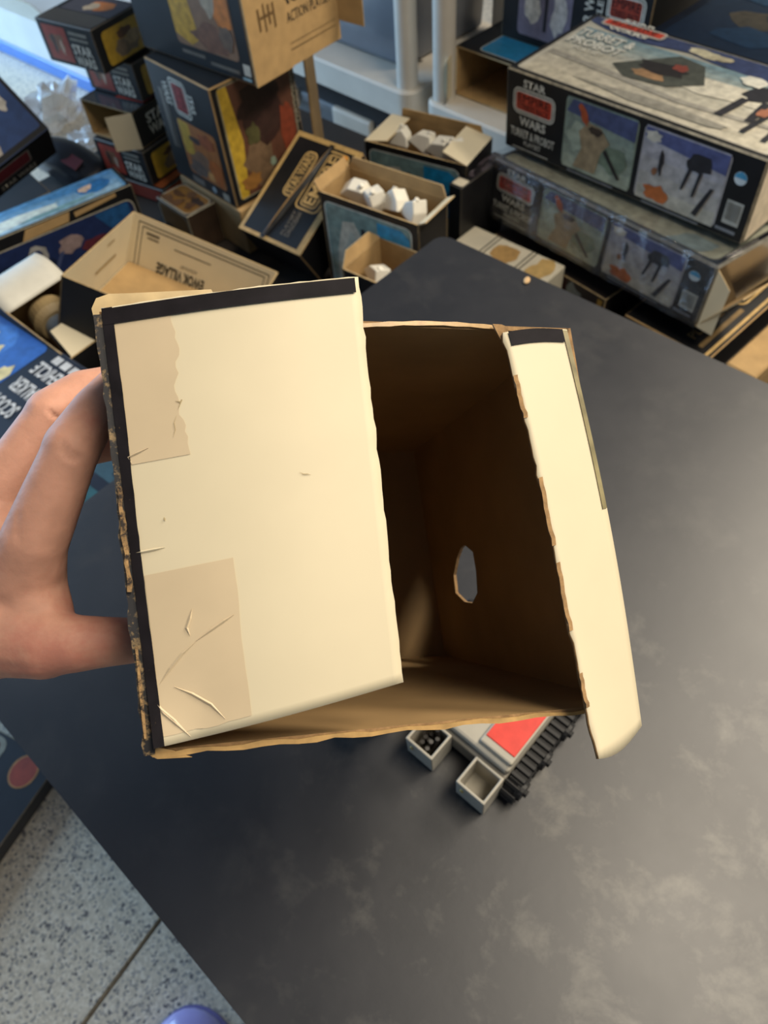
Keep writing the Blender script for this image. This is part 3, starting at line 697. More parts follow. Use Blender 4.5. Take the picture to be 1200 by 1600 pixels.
# ---------------- open boxes with white plastic pieces
FOAM = mat('dedacd', 0.5, 0.05, 50, 0.1)
def white_parts(cx, cy, cz, rotz, label, seed, n=4, sp=0.12):
    rg = random.Random(seed)
    for k in range(n):
        p = root('plastic_part', (0, 0, 0)); x = -sp/2 + sp*k/(n-1)
        q = rz(rotz, x, rg.uniform(-.008, .008)); p.location = (cx+q.x, cy+q.y, cz+rg.uniform(-.004, .006)); p.rotation_euler = (rg.uniform(-.4, .4), rg.uniform(-.5, .5), math.radians(rotz)+rg.uniform(-.6, .6))
        tag(p, label, 'plastic part', 'white pieces '+label.split(' piece ')[1])
        bm = bmesh.new(); w = rg.uniform(.040, .052)
        pr = [(-w/2, 0), (w/2, 0), (w*.42, .018), (w*.15, .030+.006*rg.random()), (-w*.3, .022)]
        a_ = [bm.verts.new((x_, -.014, z_)) for x_, z_ in pr]; b_ = [bm.verts.new((x_, .014, z_)) for x_, z_ in pr]
        bm.faces.new(a_); bm.faces.new(b_[::-1])
        for i in range(5): bm.faces.new((a_[i], b_[i], b_[(i+1) % 5], a_[(i+1) % 5]))
        bmesh.ops.recalc_face_normals(bm, faces=bm.faces[:]); bmesh.ops.bevel(bm, geom=bm.edges[:], offset=.002, segments=2, affect='EDGES', profile=.5)
        bmobj('shell', bm, FOAM, p)
        bm = bmesh.new(); cyl_bm(bm, (0, -.006, .015), (.004, -.004, .036), .006, .004, 10); bmobj('peg', bm, FOAM, p)
def teal_front(fc, hi_=1.0):
    picture(fc, .05, .12, .92, .93, '6f9396', gradient('95a29a', '76918f', 4) + [('bdbeb2', [(.06, .02), (.75, .02), (.5, .6), (.34, .88), (.2, .85), (.1, .5)]), ('a9b2aa', blob(.3, .55, .09, .2, 3)), ('1f86b4', [(.62, .55), (.62, .97), (.9, .97), (.99, .9), (.99, .45), (.8, .35)]), ('2b2a38', [(.40, .62), (.48, .74), (.56, .70), (.70, .52), (.60, .40), (.46, .46)]), ('22222c', [(.42, .84), (.46, .84), (.50, .62), (.44, .62)])], .010, 'c4c6bc')
oa, fa = open_carton('open_parts_box', (0.156, 1.323, 0.452), (1.5, 0, -36), (0.21, 0.10, 0.20), 'open teal picture box of white parts with two cream flaps up by the shelf')
teal_front(fa['front'])
flap(oa, (-.105, .05, .20), (-.105, -.05, .20), (0.95, 0.0, .10), 0.044, CREAM, CREAM, taper=.08)
flap(oa, (.105, -.05, .20), (.105, .05, .20), (-0.9, 0, .22), 0.052, CREAM, CREAM, taper=.05)
flap(oa, (.09, .0505, .19), (-.085, .0505, .19), (0, -.1, 1), 0.028, KRAFT, KRAFT, name='torn_flap', taper=.04)
white_parts(0.155, 1.325, 0.628, -36, 'white moulded plastic piece in the two-flapped open box', 3)
ob, fb = open_carton('open_parts_box', (0.054, 1.13, 0.452), (0, 0, -40), (0.20, 0.085, 0.215), 'open teal picture box of white parts beside the black outlined lid')
teal_front(fb['front'])
flap(ob, (-.10, .0425, .215), (-.10, -.0425, .215), (-0.5, 0, .8), 0.018, KRAFT, KRAFT)
flap(ob, (.10, .0425, .213), (-.10, .0425, .213), (0, .1, 1), 0.022, KRAFT, KRAFT, taper=.05)
flap(ob, (.10, -.0425, .215), (.10, .0425, .215), (.6, 0, .35), 0.016, CREAM, CREAM)
white_parts(0.056, 1.132, 0.642, -40, 'white moulded plastic piece in the open box beside the outlined lid', 5)
oc, fc_ = open_carton('open_parts_box', by_corner(593, 370, 0.62, -42, 0.12, 0.10, 'LB', 0.452), (0, 0, -42), (0.12, 0.10, 0.168), 'small kraft-lined open box tucked against the table corner')
flap(oc, (-.06, .05, .168), (-.06, -.05, .168), (-.4, 0, 1), 0.02, KRAFT, KRAFT, taper=.2)
cpos = oc.location + rz(-42, .0, -.005)
white_parts(cpos.x, cpos.y, 0.582, -42, 'white moulded plastic piece in the small box by the table corner', 9, 2, .06)

# ---------------- black lid with outlined emblem, split along its length
em, fe = carton('outline_box', (-0.0604, 1.3095, 0.520), (27.2, -1.1, -44.7), (0.16, 0.217, 0.09), 'slanted black box with tan outlined emblem and a split down its lid', edge=KRAFT, bevel=0.002)
te_ = fe['top']
decal(te_, 'border_line', [(TANP, [(.0, .0), (1, .0), (1, 1), (0, 1)]), (BLACK, [(.05, .035), (.92, .035), (.92, .955), (.05, .955)])])
tt = te_.turned(1)                                                       # reading direction runs up the lid
e_ = decal(tt, 'emblem', frame_layers(tt, .36, .10, .93, .46, .012, .0035, TANP, BLACK) + frame_layers(tt, .395, .16, .90, .40, .008, .003, TANP, BLACK) + frame_layers(tt, .42, .52, .86, .72, .012, .0035, TANP, pm('4a4030')), lift=.0014)
text(tt, 'EMPIRE', .42, .20, .88, .36, TANP, parent=e_, lift=.0030, bold=.02)
text(tt, 'STAR WARS', .45, .56, .83, .68, TANP, parent=e_, lift=.0030, bold=.02)
text(tt, 'DAGOBAH', .10, .27, .33, .34, pm('7d7260'), lift=.0022); text(tt, 'PLAYSET', .10, .36, .33, .40, pm('7d7260'), lift=.0022)
decal(te_, 'price_sticker', [(pm('e0902a'), rr(te_, .78, .80, .86, .92, .004))], lift=.0022)
def lip(path, side):
    vs = []; fs = []
    for k, (u, v) in enumerate(path):
        g_ = .012*math.sin(math.pi*k/(len(path)-1)); w_ = .035; h_ = .0075*math.sin(math.pi*k/(len(path)-1))
        vs += [te_.p((u+side*(g_+w_))*te_.w, v*te_.h, .0030), te_.p((u+side*g_)*te_.w, v*te_.h, .0032+h_), te_.p((u+side*g_)*te_.w, v*te_.h, .0030)]
    for k in range(len(path)-1): fs += [[3*k, 3*k+1, 3*k+4, 3*k+3], [3*k+1, 3*k+2, 3*k+5, 3*k+4]]
    return meshobj('split_lip', vs, fs, [BLACK, KRAFT], em, [0, 1]*(len(path)-1))
for sd_ in (-1, 1): lip([(.39, .01), (.42, .14), (.45, .26), (.48, .40), (.51, .54), (.535, .68), (.555, .84), (.575, .97)], sd_)
ks = root('cardboard_sheet', at(490, 205, 0.56), (0, 0, math.radians(-9))); ks.location.z = 0.451; tag(ks, 'thin kraft cardboard sheet standing upright behind the dark red picture box', 'cardboard')
bm = bmesh.new(); box_bm(bm, -.002, .002, 0, .10, 0, .30, .0005); bmobj('board', bm, KRAFT, ks)

# ---------------- tall picture box, kraft-sided box on top, kraft carton below
kb, _ = carton('kraft_carton', (-0.205, 1.465, 0.451), (0, 0, -51), (0.205, 0.19, 0.095), 'plain brown carton under the tall dark picture box', body=KRAFT, edge=KRAFT)
t8, f8 = carton('tall_box', (-0.211, 1.471, 0.547), (0, 0, -51), (0.204, 0.184, 0.222), 'tall dark box with orange side picture and red emblem under the kraft-sided box', edge=KRAFT, bevel=0.0025)
fr8 = f8['front']; logo_face = fr8.turned(3)
logo(logo_face, 0.06, 0.22, 0.36, 0.70, 'b23434')
picture(fr8, .30, .12, .90, .60, 'b5713a', [('c9a23c', [(.02, .4), (.3, .35), (.3, .98), (.02, .98)]), ('8a6a52', blob(.45, .35, .3, .18, 3)), ('4a3a36', blob(.42, .72, .16, .07, 4)), ('6f6055', blob(.3, .15, .25, .14, 5)), ('c06a2c', blob(.8, .3, .16, .25, 6)), ('d9a05c', blob(.62, .14, .1, .1, 7)), ('a55a34', blob(.72, .8, .2, .14, 8))], .010)
lines(fr8, [(.12, .18, .3, .5), (.2, .22, .3, .55)], pm('6d675c'))
patches(fr8, 'print_patch', [(pm('9fb3bb'), blob(.66, .06, .035, .03, 1, 14, 0)), (pm('b9b4a4'), [(.80, .02), (.9, .02), (.9, .09), (.8, .09)]), (pm('6d6a62'), [(.3, .03), (.5, .03), (.5, .09), (.3, .09)])])
picture(f8['right'], .08, .06, .93, .97, '5a3a2c', [('b0912f', [(.0, .0), (.12, .0), (.2, .5), (.12, 1), (.0, 1)]), ('6c5640', blob(.38, .3, .22, .26, 3)), ('35221e', blob(.58, .62, .3, .26, 4)), ('2b1a18', blob(.5, .78, .3, .14, 5)), ('7c3a26', blob(.86, .4, .1, .3, 6)), ('7d8a78', blob(.56, .2, .05, .05, 7)), ('8a6030', blob(.2, .12, .14, .08, 8)), ('4d4a2c', blob(.35, .52, .1, .1, 9))], .008, '8f8872')
text(f8['right'].turned(1), 'DAGOBAH', .45, .02, .9, .08, pm('8b8474'))
t9, f9 = carton('kraft_sided_box', (-0.166, 1.502, 0.770), (0, 0, -44.3), (0.298, 0.217, 0.20), 'box with yellow and orange picture and kraft lettered end on top of the pile', body=BLACK, edge=KRAFT, bevel=0.003)
picture(f9['front'], .38, .16, .90, .98, '8a6a50', [('c79a34', [(.0, .1), (.25, .02), (.4, .1), (.25, .9), (.0, .98)]), ('3c3836', blob(.22, .8, .1, .16, 2)), ('7a5540', blob(.6, .15, .3, .14, 3)), ('c7772f', [(.5, .98), (.55, .6), (.8, .25), (.98, .3), (.98, .98)]), ('a89a84', blob(.68, .55, .12, .22, 4)), ('3a2c22', blob(.66, .84, .1, .08, 5)), ('6d5a4a', blob(.86, .2, .1, .12, 6))], .008)
patches(f9['front'], 'label_patch', [(pm('cfcabb'), [(.925, .72), (.985, .70), (.985, .98), (.925, .98)]), (pm('cfcabb'), [(.92, .07), (.975, .07), (.975, .16), (.92, .16)]), (pm('9fc0c8'), [(.90, .03), (.97, .03), (.97, .05), (.9, .05)])])
lines(f9['front'], [(.08, .3, .5, .02), (.4, .6, .09, .03), (.64, .88, .06, .03)], pm('6d675c'))
kp = decal(f9['right'], 'kraft_end', [(KRAFT, [(.0, .0), (1, 0), (1, 1), (0, 1)])], lift=.0006)
text(f9['right'], 'DAGOBAH', .26, .46, .99, .62, INK, bold=.02); text(f9['right'], 'ACTION PLAYSET', .42, .33, .92, .41, INK)
lines(f9['right'], [(.42, .95, .12, .012), (.42, .95, .17, .008)], INK)
sheet('folded_flap', [Vector(p) for p in ((.1525, -.109, .0), (.1525, -.02, .0), (.1525, -.02, .2), (.1525, -.109, .2))], .003, KRAFT, KRAFT, EDGE, t9)
lines(Face((.153, -.109, 0), (0, 1, 0), (0, 0, 1), .089, .2, t9), [(.3, .34, .38, .16), (.45, .48, .36, .2), (.56, .6, .4, .14), (.68, .72, .36, .18), (.36, .7, .46, .02)], pm('6b5334'), 'pen_marks')
flap(t9, (.149, .1085, .03), (.149, .1085, .2), (1, .25, -.12), .05, KRAFT, KRAFT, name='open_flap')

# ---------------- small red and yellow boxes in a column
def small_box(px, py, zb, h, label, yaw=-37, L_=.15, W_=.125, art=True):
    o, f = carton('small_box', by_corner(px, py, zb, yaw, L_, W_, 'RF', zb), (0, 0, yaw), (L_, W_, h), label, group=None, edge=mat('5a5348', .5, .3, 80))
    if art:
        picture(f['front'], .08, .10, .50, .90, 'a8402e', [('8a5a3c', blob(.5, .55, .3, .25, int(px))), ('4a3026', blob(.35, .5, .08, .3, int(px)+1)), ('c9a890', blob(.66, .4, .07, .2, int(px)+2))], .002)
        text(f['front'], 'STAR', .55, .34, .90, .58, LT, bold=.03); text(f['front'], 'WARS', .55, .08, .90, .31, LT, bold=.03); lines(f['front'], [(.56, .88, .66, .06), (.56, .88, .78, .08)], pm('8d897d'))
        picture(f['right'], .15, .08, .95, .85, 'b3902c', [('7c6a56', blob(.55, .35, .3, .26, int(px)+3)), ('5a3c2a', blob(.55, .72, .2, .14, int(px)+4)), ('96805f', blob(.7, .5, .18, .2, int(px)+5))], .008)
    return o, f
se, fse = small_box(262, 322, .451, .035, 'flat orange picture box at the bottom of the small box column', art=False)
picture(fse['top'], .06, .06, .94, .94, 'a85a30', speck(7, ['8a3a26', 'c9853c', '6a4030'], 3, (.1, .1, .9, .9), (.1, .2)), .006)
picture(fse['right'], .06, .1, .94, .9, 'b0532c', [], .003); picture(fse['front'], .06, .1, .94, .9, '8a3a2c', [], .003)
sd, fsd = small_box(240, 291, .487, .074, 'red and yellow picture box under the open-flapped small box')
scc = root('small_box', by_corner(224, 233, .562, -37, .15, .125, 'RF', .562), (0, 0, math.radians(-37))); tag(scc, 'small black box with dark open end and hanging cream flap in the column', 'box')
DRK = KRAFT; x_, y_, h_ = .075, .0625, .074
sheet('top_panel', [(-x_, -y_, h_), (x_, -y_, h_), (x_, y_, h_), (-x_, y_, h_)], .002, mat('1e1e24', .2, .3, 40, coat=.8), DRK, EDGE, scc)
sheet('bottom_panel', [(-x_, -y_, 0), (-x_, y_, 0), (x_, y_, 0), (x_, -y_, 0)], .002, BLACK, DRK, EDGE, scc)
sheet('side_panel', [(x_, -y_, 0), (x_, y_, 0), (x_, y_, h_), (x_, -y_, h_)], .002, BLACK, DRK, EDGE, scc)
sheet('side_panel', [(-x_, y_, 0), (-x_, -y_, 0), (-x_, -y_, h_), (-x_, y_, h_)], .002, BLACK, DRK, EDGE, scc)
sheet('back_panel', [(x_, y_, 0), (-x_, y_, 0), (-x_, y_, h_), (x_, y_, h_)], .002, BLACK, DRK, EDGE, scc)
flap(scc, (x_, -y_, .0), (x_, -y_, h_), (-.75, -.65, 0), .055, CREAM, CREAM, taper=.03)
fsc = faces_of(scc, .15, .125, .074)
text(fsc['right'], 'STAR', .25, .52, .8, .80, LT, bold=.03); text(fsc['right'], 'WARS', .25, .2, .8, .48, LT, bold=.03); decal(fsc['top'], 'picture_panel', [(pm('a5443a'), [(.45, .3), (.95, .35), (.95, .8), (.5, .8)])])
sb, fsb = small_box(224, 160, .637, .072, 'red and yellow picture box second from the top of the small column')
sa, fsa = small_box(165, 117, .710, .078, 'red and yellow picture box on top of the small column', L_=.155, W_=.13)
patches(fsa['top'], 'picture_panel', [(mat('24242a', .2, .3, 40, coat=.8), [(.03, .03), (.97, .03), (.97, .4), (.03, .4)])])
decal(fsa['top'], 'picture_panel', [(pm('3a3a44'), [(.1, .42), (.97, .42), (.97, .95), (.1, .95)]), (pm('b06a34'), blob(.65, .7, .2, .18, 4)), (pm('a89a84'), blob(.5, .62, .1, .12, 5))])
ya, fya = carton('tan_picture_box', by_corner(310, 398, .452, -51, .11, .07, 'RF', .452), (0, 0, -51), (.11, .07, .085), 'low box with brown and gold picture at the foot of the column', edge=mat('8f8872', .5), body=mat('3a2a1c', .6, .3, 20))
picture(fya['top'], .05, .08, .95, .92, '8a6228', speck(8, ['5a3c1e', 'b5863a', '6a4a2a', '3a2818'], 6, (.1, .1, .9, .9), (.1, .2)), .012, 'b8b09a')
picture(fya['front'], .05, .08, .95, .92, '7a5628', speck(6, ['5a3c1e', 'a8803a', '3a2818'], 7, (.1, .1, .9, .9), (.1, .2)), .012, 'b8b09a')

# ---------------- blue boxes on the left
l5, fl5 = carton('long_blue_box', (-0.592, 1.325, 0.451), (0, 0, 31), (0.36, 0.085, 0.143), 'long narrow box with icy blue lid and navy front behind the cream open box', edge=mat('7d765f', .5, .3, 60))
picture(fl5['top'], .02, .06, .98, .94, '6aa6d6', gradient('9cc7e6', '5a9bd8', 4) + [('cfe6f4', blob(.35, .35, .3, .2, 3)), ('2f7ac0', blob(.86, .5, .1, .32, 4)), ('e0c8b4', blob(.8, .6, .04, .2, 5)), ('7aa8b8', blob(.6, .15, .2, .1, 6)), ('dcebf2', blob(.15, .5, .12, .3, 7)), ('4f93d4', blob(.72, .75, .14, .15, 8))], .006)
picture(fl5['front'], .10, .06, .97, .82, '1c2a52', [('16203c', blob(.2, .4, .2, .3, 2)), ('1f4f80', [(.75, .98), (.97, .98), (.98, .4), (.85, .5)]), ('9c9a96', blob(.34, .72, .07, .16, 3)), ('22305c', blob(.34, .72, .04, .09, 4)), ('8d7a78', blob(.55, .66, .08, .14, 5)), ('5a2630', blob(.7, .5, .09, .14, 6)), ('3a4568', [(.3, .0), (.33, .0), (.5, .6), (.47, .6)])], .014, 'a9a390')
patches(fl5['front'], 'torn_patch', [(KRAFT, [(.36, .84), (.62, .86), (.64, .98), (.40, .98)]), (KRAFT, [(.66, .88), (.9, .93), (.9, .98), (.66, .95)])], lift=.0012)
b3, f3 = carton('blue_picture_box', (0, 0, 0), (38, -12, 38.9), (0.20, 0.30, 0.10), 'leaning box with dark blue picture and red emblem on its dark end', edge=mat('35405c', .5))
p_rf = at(76, 200, 0.66); Rm = Euler(R3(38, -12, 38.9)).to_matrix(); b3.location = p_rf - Rm @ Vector((.10, -.15, .10))
picture(f3['top'], .04, .04, .96, .96, '223a66', [('2c4f86', blob(.6, .6, .3, .3, 2)), ('9c958c', blob(.35, .1, .2, .12, 3)), ('b7866c', blob(.28, .07, .06, .05, 4)), ('8a8f98', blob(.7, .36, .12, .08, 5)), ('6a7484', blob(.4, .5, .1, .2, 6)), ('1a2440', blob(.2, .7, .15, .2, 7)), ('a8a49c', blob(.84, .3, .06, .1, 8))], .006)
decal(f3['front'], 'emblem', frame_layers(f3['front'], .28, .42, .72, .86, .006, .003, pm('8f8c84'), pm('6a1f28')))
text(f3['front'], 'STAR WARS', .30, .14, .74, .32, pm('a9a69a'), bold=.02)
b3b, f3b = carton('dark_box', at(20, 330, .47), (0, 0, 35), (.22, .15, .085), 'black low box supporting the leaning dark blue picture box', body=mat('17161a', .5, .3, 20)); b3b.location = (-0.75, 1.49, .451)

# dark bag and loose things between them
def lump(name, loc, size, m, label, cat, seed, rot=0.0, amp=.25, sub=3):
    rg = random.Random(seed); ph = [(Vector((rg.uniform(-1, 1), rg.uniform(-1, 1), rg.uniform(-1, 1)))*4, rg.uniform(0, 6)) for _ in range(6)]
    bm = bmesh.new(); bmesh.ops.create_icosphere(bm, subdivisions=sub, radius=1)
    for v in bm.verts:
        k = 1 + amp*sum(math.sin(v.co.dot(d)+p) for d, p in ph)/4
        v.co = Vector((v.co.x*size[0]*k, v.co.y*size[1]*k, max(0, (v.co.z*k+.8)*size[2])))
    o = bmobj(name, bm, m, None, True); o.location = loc; o.rotation_euler = (0, 0, rot); return tag(o, label, cat)
bg = lump('dark_bag', at(102, 246, .50) - Vector((0, 0, .05)), (.12, .055, .045), mat('12161f', .35, .3, 20, coat=.2), 'dark navy soft bag slumped between the blue boxes and small column', 'bag', 4, math.radians(-38))
bm = bmesh.new(); box_bm(bm, -.022, .022, -.014, .014, -.001, .001, .0005); lb = bmobj('red_patch', bm, mat('4a1420', .5), bg); lb.location = (.055, -.022, .066); lb.rotation_euler = (.35, .25, 0)
def crumple(name, loc, size, m, label, cat, seed, rot=0.0):
    rg = random.Random(seed); bm = bmesh.new(); bmesh.ops.create_icosphere(bm, subdivisions=3, radius=1)
    for v in bm.verts:
        k = rg.uniform(.55, 1.15); v.co = Vector((v.co.x*size[0]*k, v.co.y*size[1]*k, max(0, (v.co.z+.35)*size[2]*k)))
    o = bmobj(name, bm, m, None, False); o.location = loc; o.rotation_euler = (0, 0, rot); return tag(o, label, cat)
crumple('plastic_bag', at(92, 186, 0), (.08, .15, .10), mat('dcdddd', .15, .15, 12, .3, coat=.8), 'crumpled clear plastic bag on the daylit floor', 'plastic bag', 6, -.4)
crumple('plastic_bag', at(142, 232, 0), (.08, .09, .05), mat('cfd0d0', .2, .15, 12, .3, coat=.6), 'flattened pale plastic bag on the floor near the dark bag', 'plastic bag', 9, .2)
# white carton with a blue foot on the bright floor
pA = at(0, 78, 0); pB = at(128, 137, 0); dv = (pB-pA).normalized(); yw = math.degrees(math.atan2(dv.y, dv.x))
wc = root('white_carton', (pA+pB)/2 + rz(yw, -.1, .30), (0, 0, math.radians(yw))); tag(wc, 'white carton with blue foot band standing on the daylit floor', 'carton')
bm = bmesh.new(); box_bm(bm, -.6, .6, -.30, .30, .05, .20, .004); bmobj('carton_body', bm, mat('e0dfda', .5, .05, 10), wc)
bm = bmesh.new(); box_bm(bm, -.61, .61, -.31, .31, 0, .055, .006); bmobj('blue_foot', bm, mat('3f76c4', .4, .1, 10), wc)
flap(wc, (-.3, -.30, .20), (.45, -.30, .20), (0, -.35, .5), .16, WHITE, WHITE)

# ---------------- cream open box with lettering
vb, fv = open_carton('cream_open_box', (-0.327, 1.021, 0.538), (-14, 21.7, -18.6), (0.265, 0.262, 0.10), 'tilted empty open box with cream lined walls and double printed lines', inner=CREAM)
bk = Face((-.130, .1285, .0), (1, 0, 0), (0, 0, 1), .26, .10, vb)              # inner side of the far wall
ln = []
for k, ins in enumerate((.10, .17)):
    t_ = .012
    ln += [(INK, [(ins*.4, 1-ins-.0), (1-ins*.4, 1-ins), (1-ins*.4, 1-ins-t_*1.6), (ins*.4, 1-ins-t_*1.6)]), (INK, [(ins*.4, 1-ins), (ins*.4+.005, 1-ins), (ins*.4+.005, .05), (ins*.4, .05)]), (INK, [(1-ins*.4-.005, 1-ins), (1-ins*.4, 1-ins), (1-ins*.4, .05), (1-ins*.4-.005, .05)])]
patches(bk, 'printed_line', ln, lift=.0005)
bt = bk.turned(2)
text(bt, 'EWOK VILLAGE', .46, .72, .80, .94, INK, bold=.03); text(bt, 'ACTION PLAYSET', .52, .60, .64, .66, INK)
lines(bk, [(.10, .19, .70, .05), (.11, .19, .63, .03), (.30, .56, .62, .02)], pm('5d564a'))
lw = Face((-.1295, -.130, .0), (0, 1, 0), (0, 0, 1), .26, .10, vb)
lines(lw, [(.45, .75, .45, .05), (.6, .7, .8, .03)], pm('a08a62'))
dk = sheet('floor_liner', [(-.128, -.128, .006), (.128, -.128, .006), (.128, .128, .006), (-.128, .128, .006)], .001, KRAFT, KRAFT, KRAFT, vb)
# ---------------- open box with a tan ring and grey tube
o3, fo3 = open_carton('ring_parts_box', (-0.505, 1.014, 0.482), (0.5, 8, -43.9), (0.225, 0.115, 0.14), 'open narrow box holding a tan ring and grey tube next to the blue box')
fp = [Vector(p) for p in ((-.1125, .0575, .14), (-.1125, -.0575, .14))]
grid_sheet('flap', lambda u, v: fp[0].lerp(fp[1], v) + Vector((.075*u, 0, .012*math.sin(u*2.4) - .012*u*u)), 10, 6, .002, [WHITE, EDGE], o3)
flap(o3, (.110, -.05, .14), (.110, .05, .14), (-.8, 0, .35), .05, CREAM, CREAM, taper=.05)
tp0 = at(70, 482, .575); tp1 = at(142, 566, .560)
tu = root('toy_tube', tp0, (tp1-tp0).to_track_quat('Z', 'Y').to_euler()); tag(tu, 'grey plastic tube with a tan collar lying in the open box', 'toy part')
bm = bmesh.new(); cyl_bm(bm, (0, 0, .01), (0, 0, .125), .022, .024, 28); bmobj('tube', bm, mat('7f8a94', .2, .1, 30, coat=.4), tu, False)
bm = bmesh.new(); cyl_bm(bm, (0, 0, .012), (0, 0, .040), .033, .036, 28); cyl_bm(bm, (0, 0, .040), (0, 0, .052), .036, .029, 28); bmobj('collar', bm, mat('a8926a', .45, .1, 30), tu, False)
bm = bmesh.new(); bmesh.ops.create_uvsphere(bm, u_segments=20, v_segments=10, radius=.024)
for v in bm.verts: v.co.z = v.co.z*.5 + .125
bmobj('tube_cap', bm, mat('8f9aa6', .15, .1, 30, coat=.5), tu, True)
# ---------------- blue topped box beside the table
bl, fbl = carton('blue_topped_box', at(0, 0, 0), (0, 0, -44), (0.52, 0.30, 0.155), 'flat box with blue picture and white lettering on its lid by the fingers', body=mat('1c2230', .35, .3, 20, coat=.3), edge=mat('4a5468', .4, .3, 60))
bl.location = by_corner(-25, 470, .607, -44, .52, .30, 'LB', .452)
tb_ = fbl['top'].turned(2)
picture(tb_, .63, .02, .955, .60, '2a62b8', [('3a74c8', blob(.6, .3, .3, .3, 2)), ('d8cf9e', blob(.42, .36, .09, .12, 3)), ('d8cf9e', blob(.62, .26, .09, .13, 4)), ('cfc694', [(.34, .44), (.38, .46), (.36, .74), (.12, .86), (.10, .82), (.31, .70)]), ('cfc694', blob(.1, .5, .08, .16, 5)), ('1d4a96', blob(.8, .6, .12, .2, 6))], .012)
tl = fbl['top'].turned(2)
WL = pm('c9cdd0')
text(tl, 'VEHICLE', .47, .10, .60, .19, WL, bold=.03); text(tl, 'WALKER', .47, .23, .60, .32, WL, bold=.03); text(tl, 'SCOUT', .49, .36, .60, .45, WL, bold=.03)
lines(tl, [(.47, .50, .03, .05), (.51, .54, .03, .05), (.55, .58, .03, .05)], WL)
logo(tl, .45, .52, .64, .92, '8a2034', ('STAR', None, 'WARS'))
picture(tl, .04, .06, .22, .40, '2c4858', [('a8946a', blob(.4, .5, .25, .2, 3)), ('b8a47a', blob(.75, .3, .15, .2, 5)), ('1c2c38', blob(.2, .8, .15, .12, 4))], .006)
picture(tl, .04, .46, .22, .80, '24505c', [('b09a70', blob(.5, .5, .3, .25, 6)), ('5a4030', blob(.5, .4, .1, .1, 7))], .006)
picture(tl, .26, .06, .42, .40, '23323e', [('b8a070', blob(.5, .5, .25, .2, 8))], .006)
# ---------------- box on the floor by the table's near edge
bf_, ff = carton('floor_box', by_corner(92, 1192, .035, 59.3, .36, .26, 'RF', 0.0), (0, 0, 59.3), (.36, .26, .035), 'dark box with orange oval badge lying on the floor below the table', body=mat('24262c', .4, .3, 20, coat=.2), edge=mat('8d8068', .5, .3, 60))
tf = ff['top']
decal(tf, 'oval_badge', [(pm('c98a4a'), blob(.89, .19, .085, .105, 1, 20, 0)), (pm('b0452c'), blob(.89, .19, .077, .092, 1, 20, 0))])
decal(tf, 'picture_panel', [(pm('a9a08a'), rr(tf, .5, .42, .98, .95, .02)), (pm('6a2a22'), rr(tf, .52, .46, .96, .93, .018)), (pm('3a2c2c'), blob(.7, .6, .1, .12, 3))])
for k in range(3): decal(tf, 'print_mark', [(pm('b5ad98'), blob(.72-.09*k, .26, .035, .03, k, 9, .5))])
# ---------------- shelving behind
SHW = mat('d2cabc', 0.45, 0.04, 20)
SY = -50.0
def shelf(corner, side, Ln, label):
    """plastic shelving: corner is the front corner (x,y) at its left or right end"""
    Wd = .42; k = rz(SY, (Ln/2 if side == 'L' else -Ln/2), Wd/2)
    o = root('plastic_shelving', (corner.x+k.x, corner.y+k.y, 0), (0, 0, math.radians(SY))); tag(o, label, 'shelf')
    for z in (.16, .50, 1.25):
        bm = bmesh.new(); pts = rrect(-Ln/2, -Wd/2, Ln/2, Wd/2, .035, 6); ins = rrect(-Ln/2+.005, -Wd/2+.005, Ln/2-.005, Wd/2-.005, .030, 6)
        ring = lambda P, zz: [bm.verts.new((x, y, zz)) for x, y in P]
        a_, b_, c_ = ring(pts, z-.062), ring(pts, z-.005), ring(ins, z)
        bm.faces.new(a_[::-1])
        for q0, q1 in ((a_, b_), (b_, c_)):
            for i in range(len(pts)): bm.faces.new((q0[i], q0[(i+1) % len(pts)], q1[(i+1) % len(pts)], q1[i]))
        es = [bm.edges.get((c_[i], c_[(i+1) % len(pts)])) for i in range(len(pts))]
        if z == .50:
            for i in range(int(Ln/.034)-4):
                x0 = -Ln/2+.085+.034*i; y0 = -Wd/2+.135
                sl_ = [(x0-.009, y0-.02), (x0+.009, y0-.02), (x0+.009, y0+.02), (x0-.009, y0+.02)]
                t_, u_ = ring(sl_, z), ring(sl_, z-.045)
                for k in range(4):
                    es.append(bm.edges.new((t_[k], t_[(k+1) % 4]))); bm.faces.new((t_[k], t_[(k+1) % 4], u_[(k+1) % 4], u_[k]))
                bm.faces.new(u_)
        bmesh.ops.triangle_fill(bm, edges=es, use_beauty=True, normal=(0, 0, 1))
        bmesh.ops.recalc_face_normals(bm, faces=bm.faces[:])
        bmobj('shelf_board', bm, SHW, o)
    for sx in (-1, 1):
        for sy in (-1, 1):
            for z0, z1 in ((0, .098), (.16, .438), (.50, 1.188)):
                bm = bmesh.new(); cyl_bm(bm, (sx*(Ln/2-.036), sy*(Wd/2-.036), z0), (sx*(Ln/2-.036), sy*(Wd/2-.036), z1), .0255, n=24); bmobj('post', bm, SHW, o, False)
    return o
shl = shelf(at(638, 150, .50), 'R', .80, 'off-white plastic shelving holding the grey tote')
shr = shelf(at(660, 156, .50), 'L', .95, 'off-white plastic shelving with black picture boxes on it')
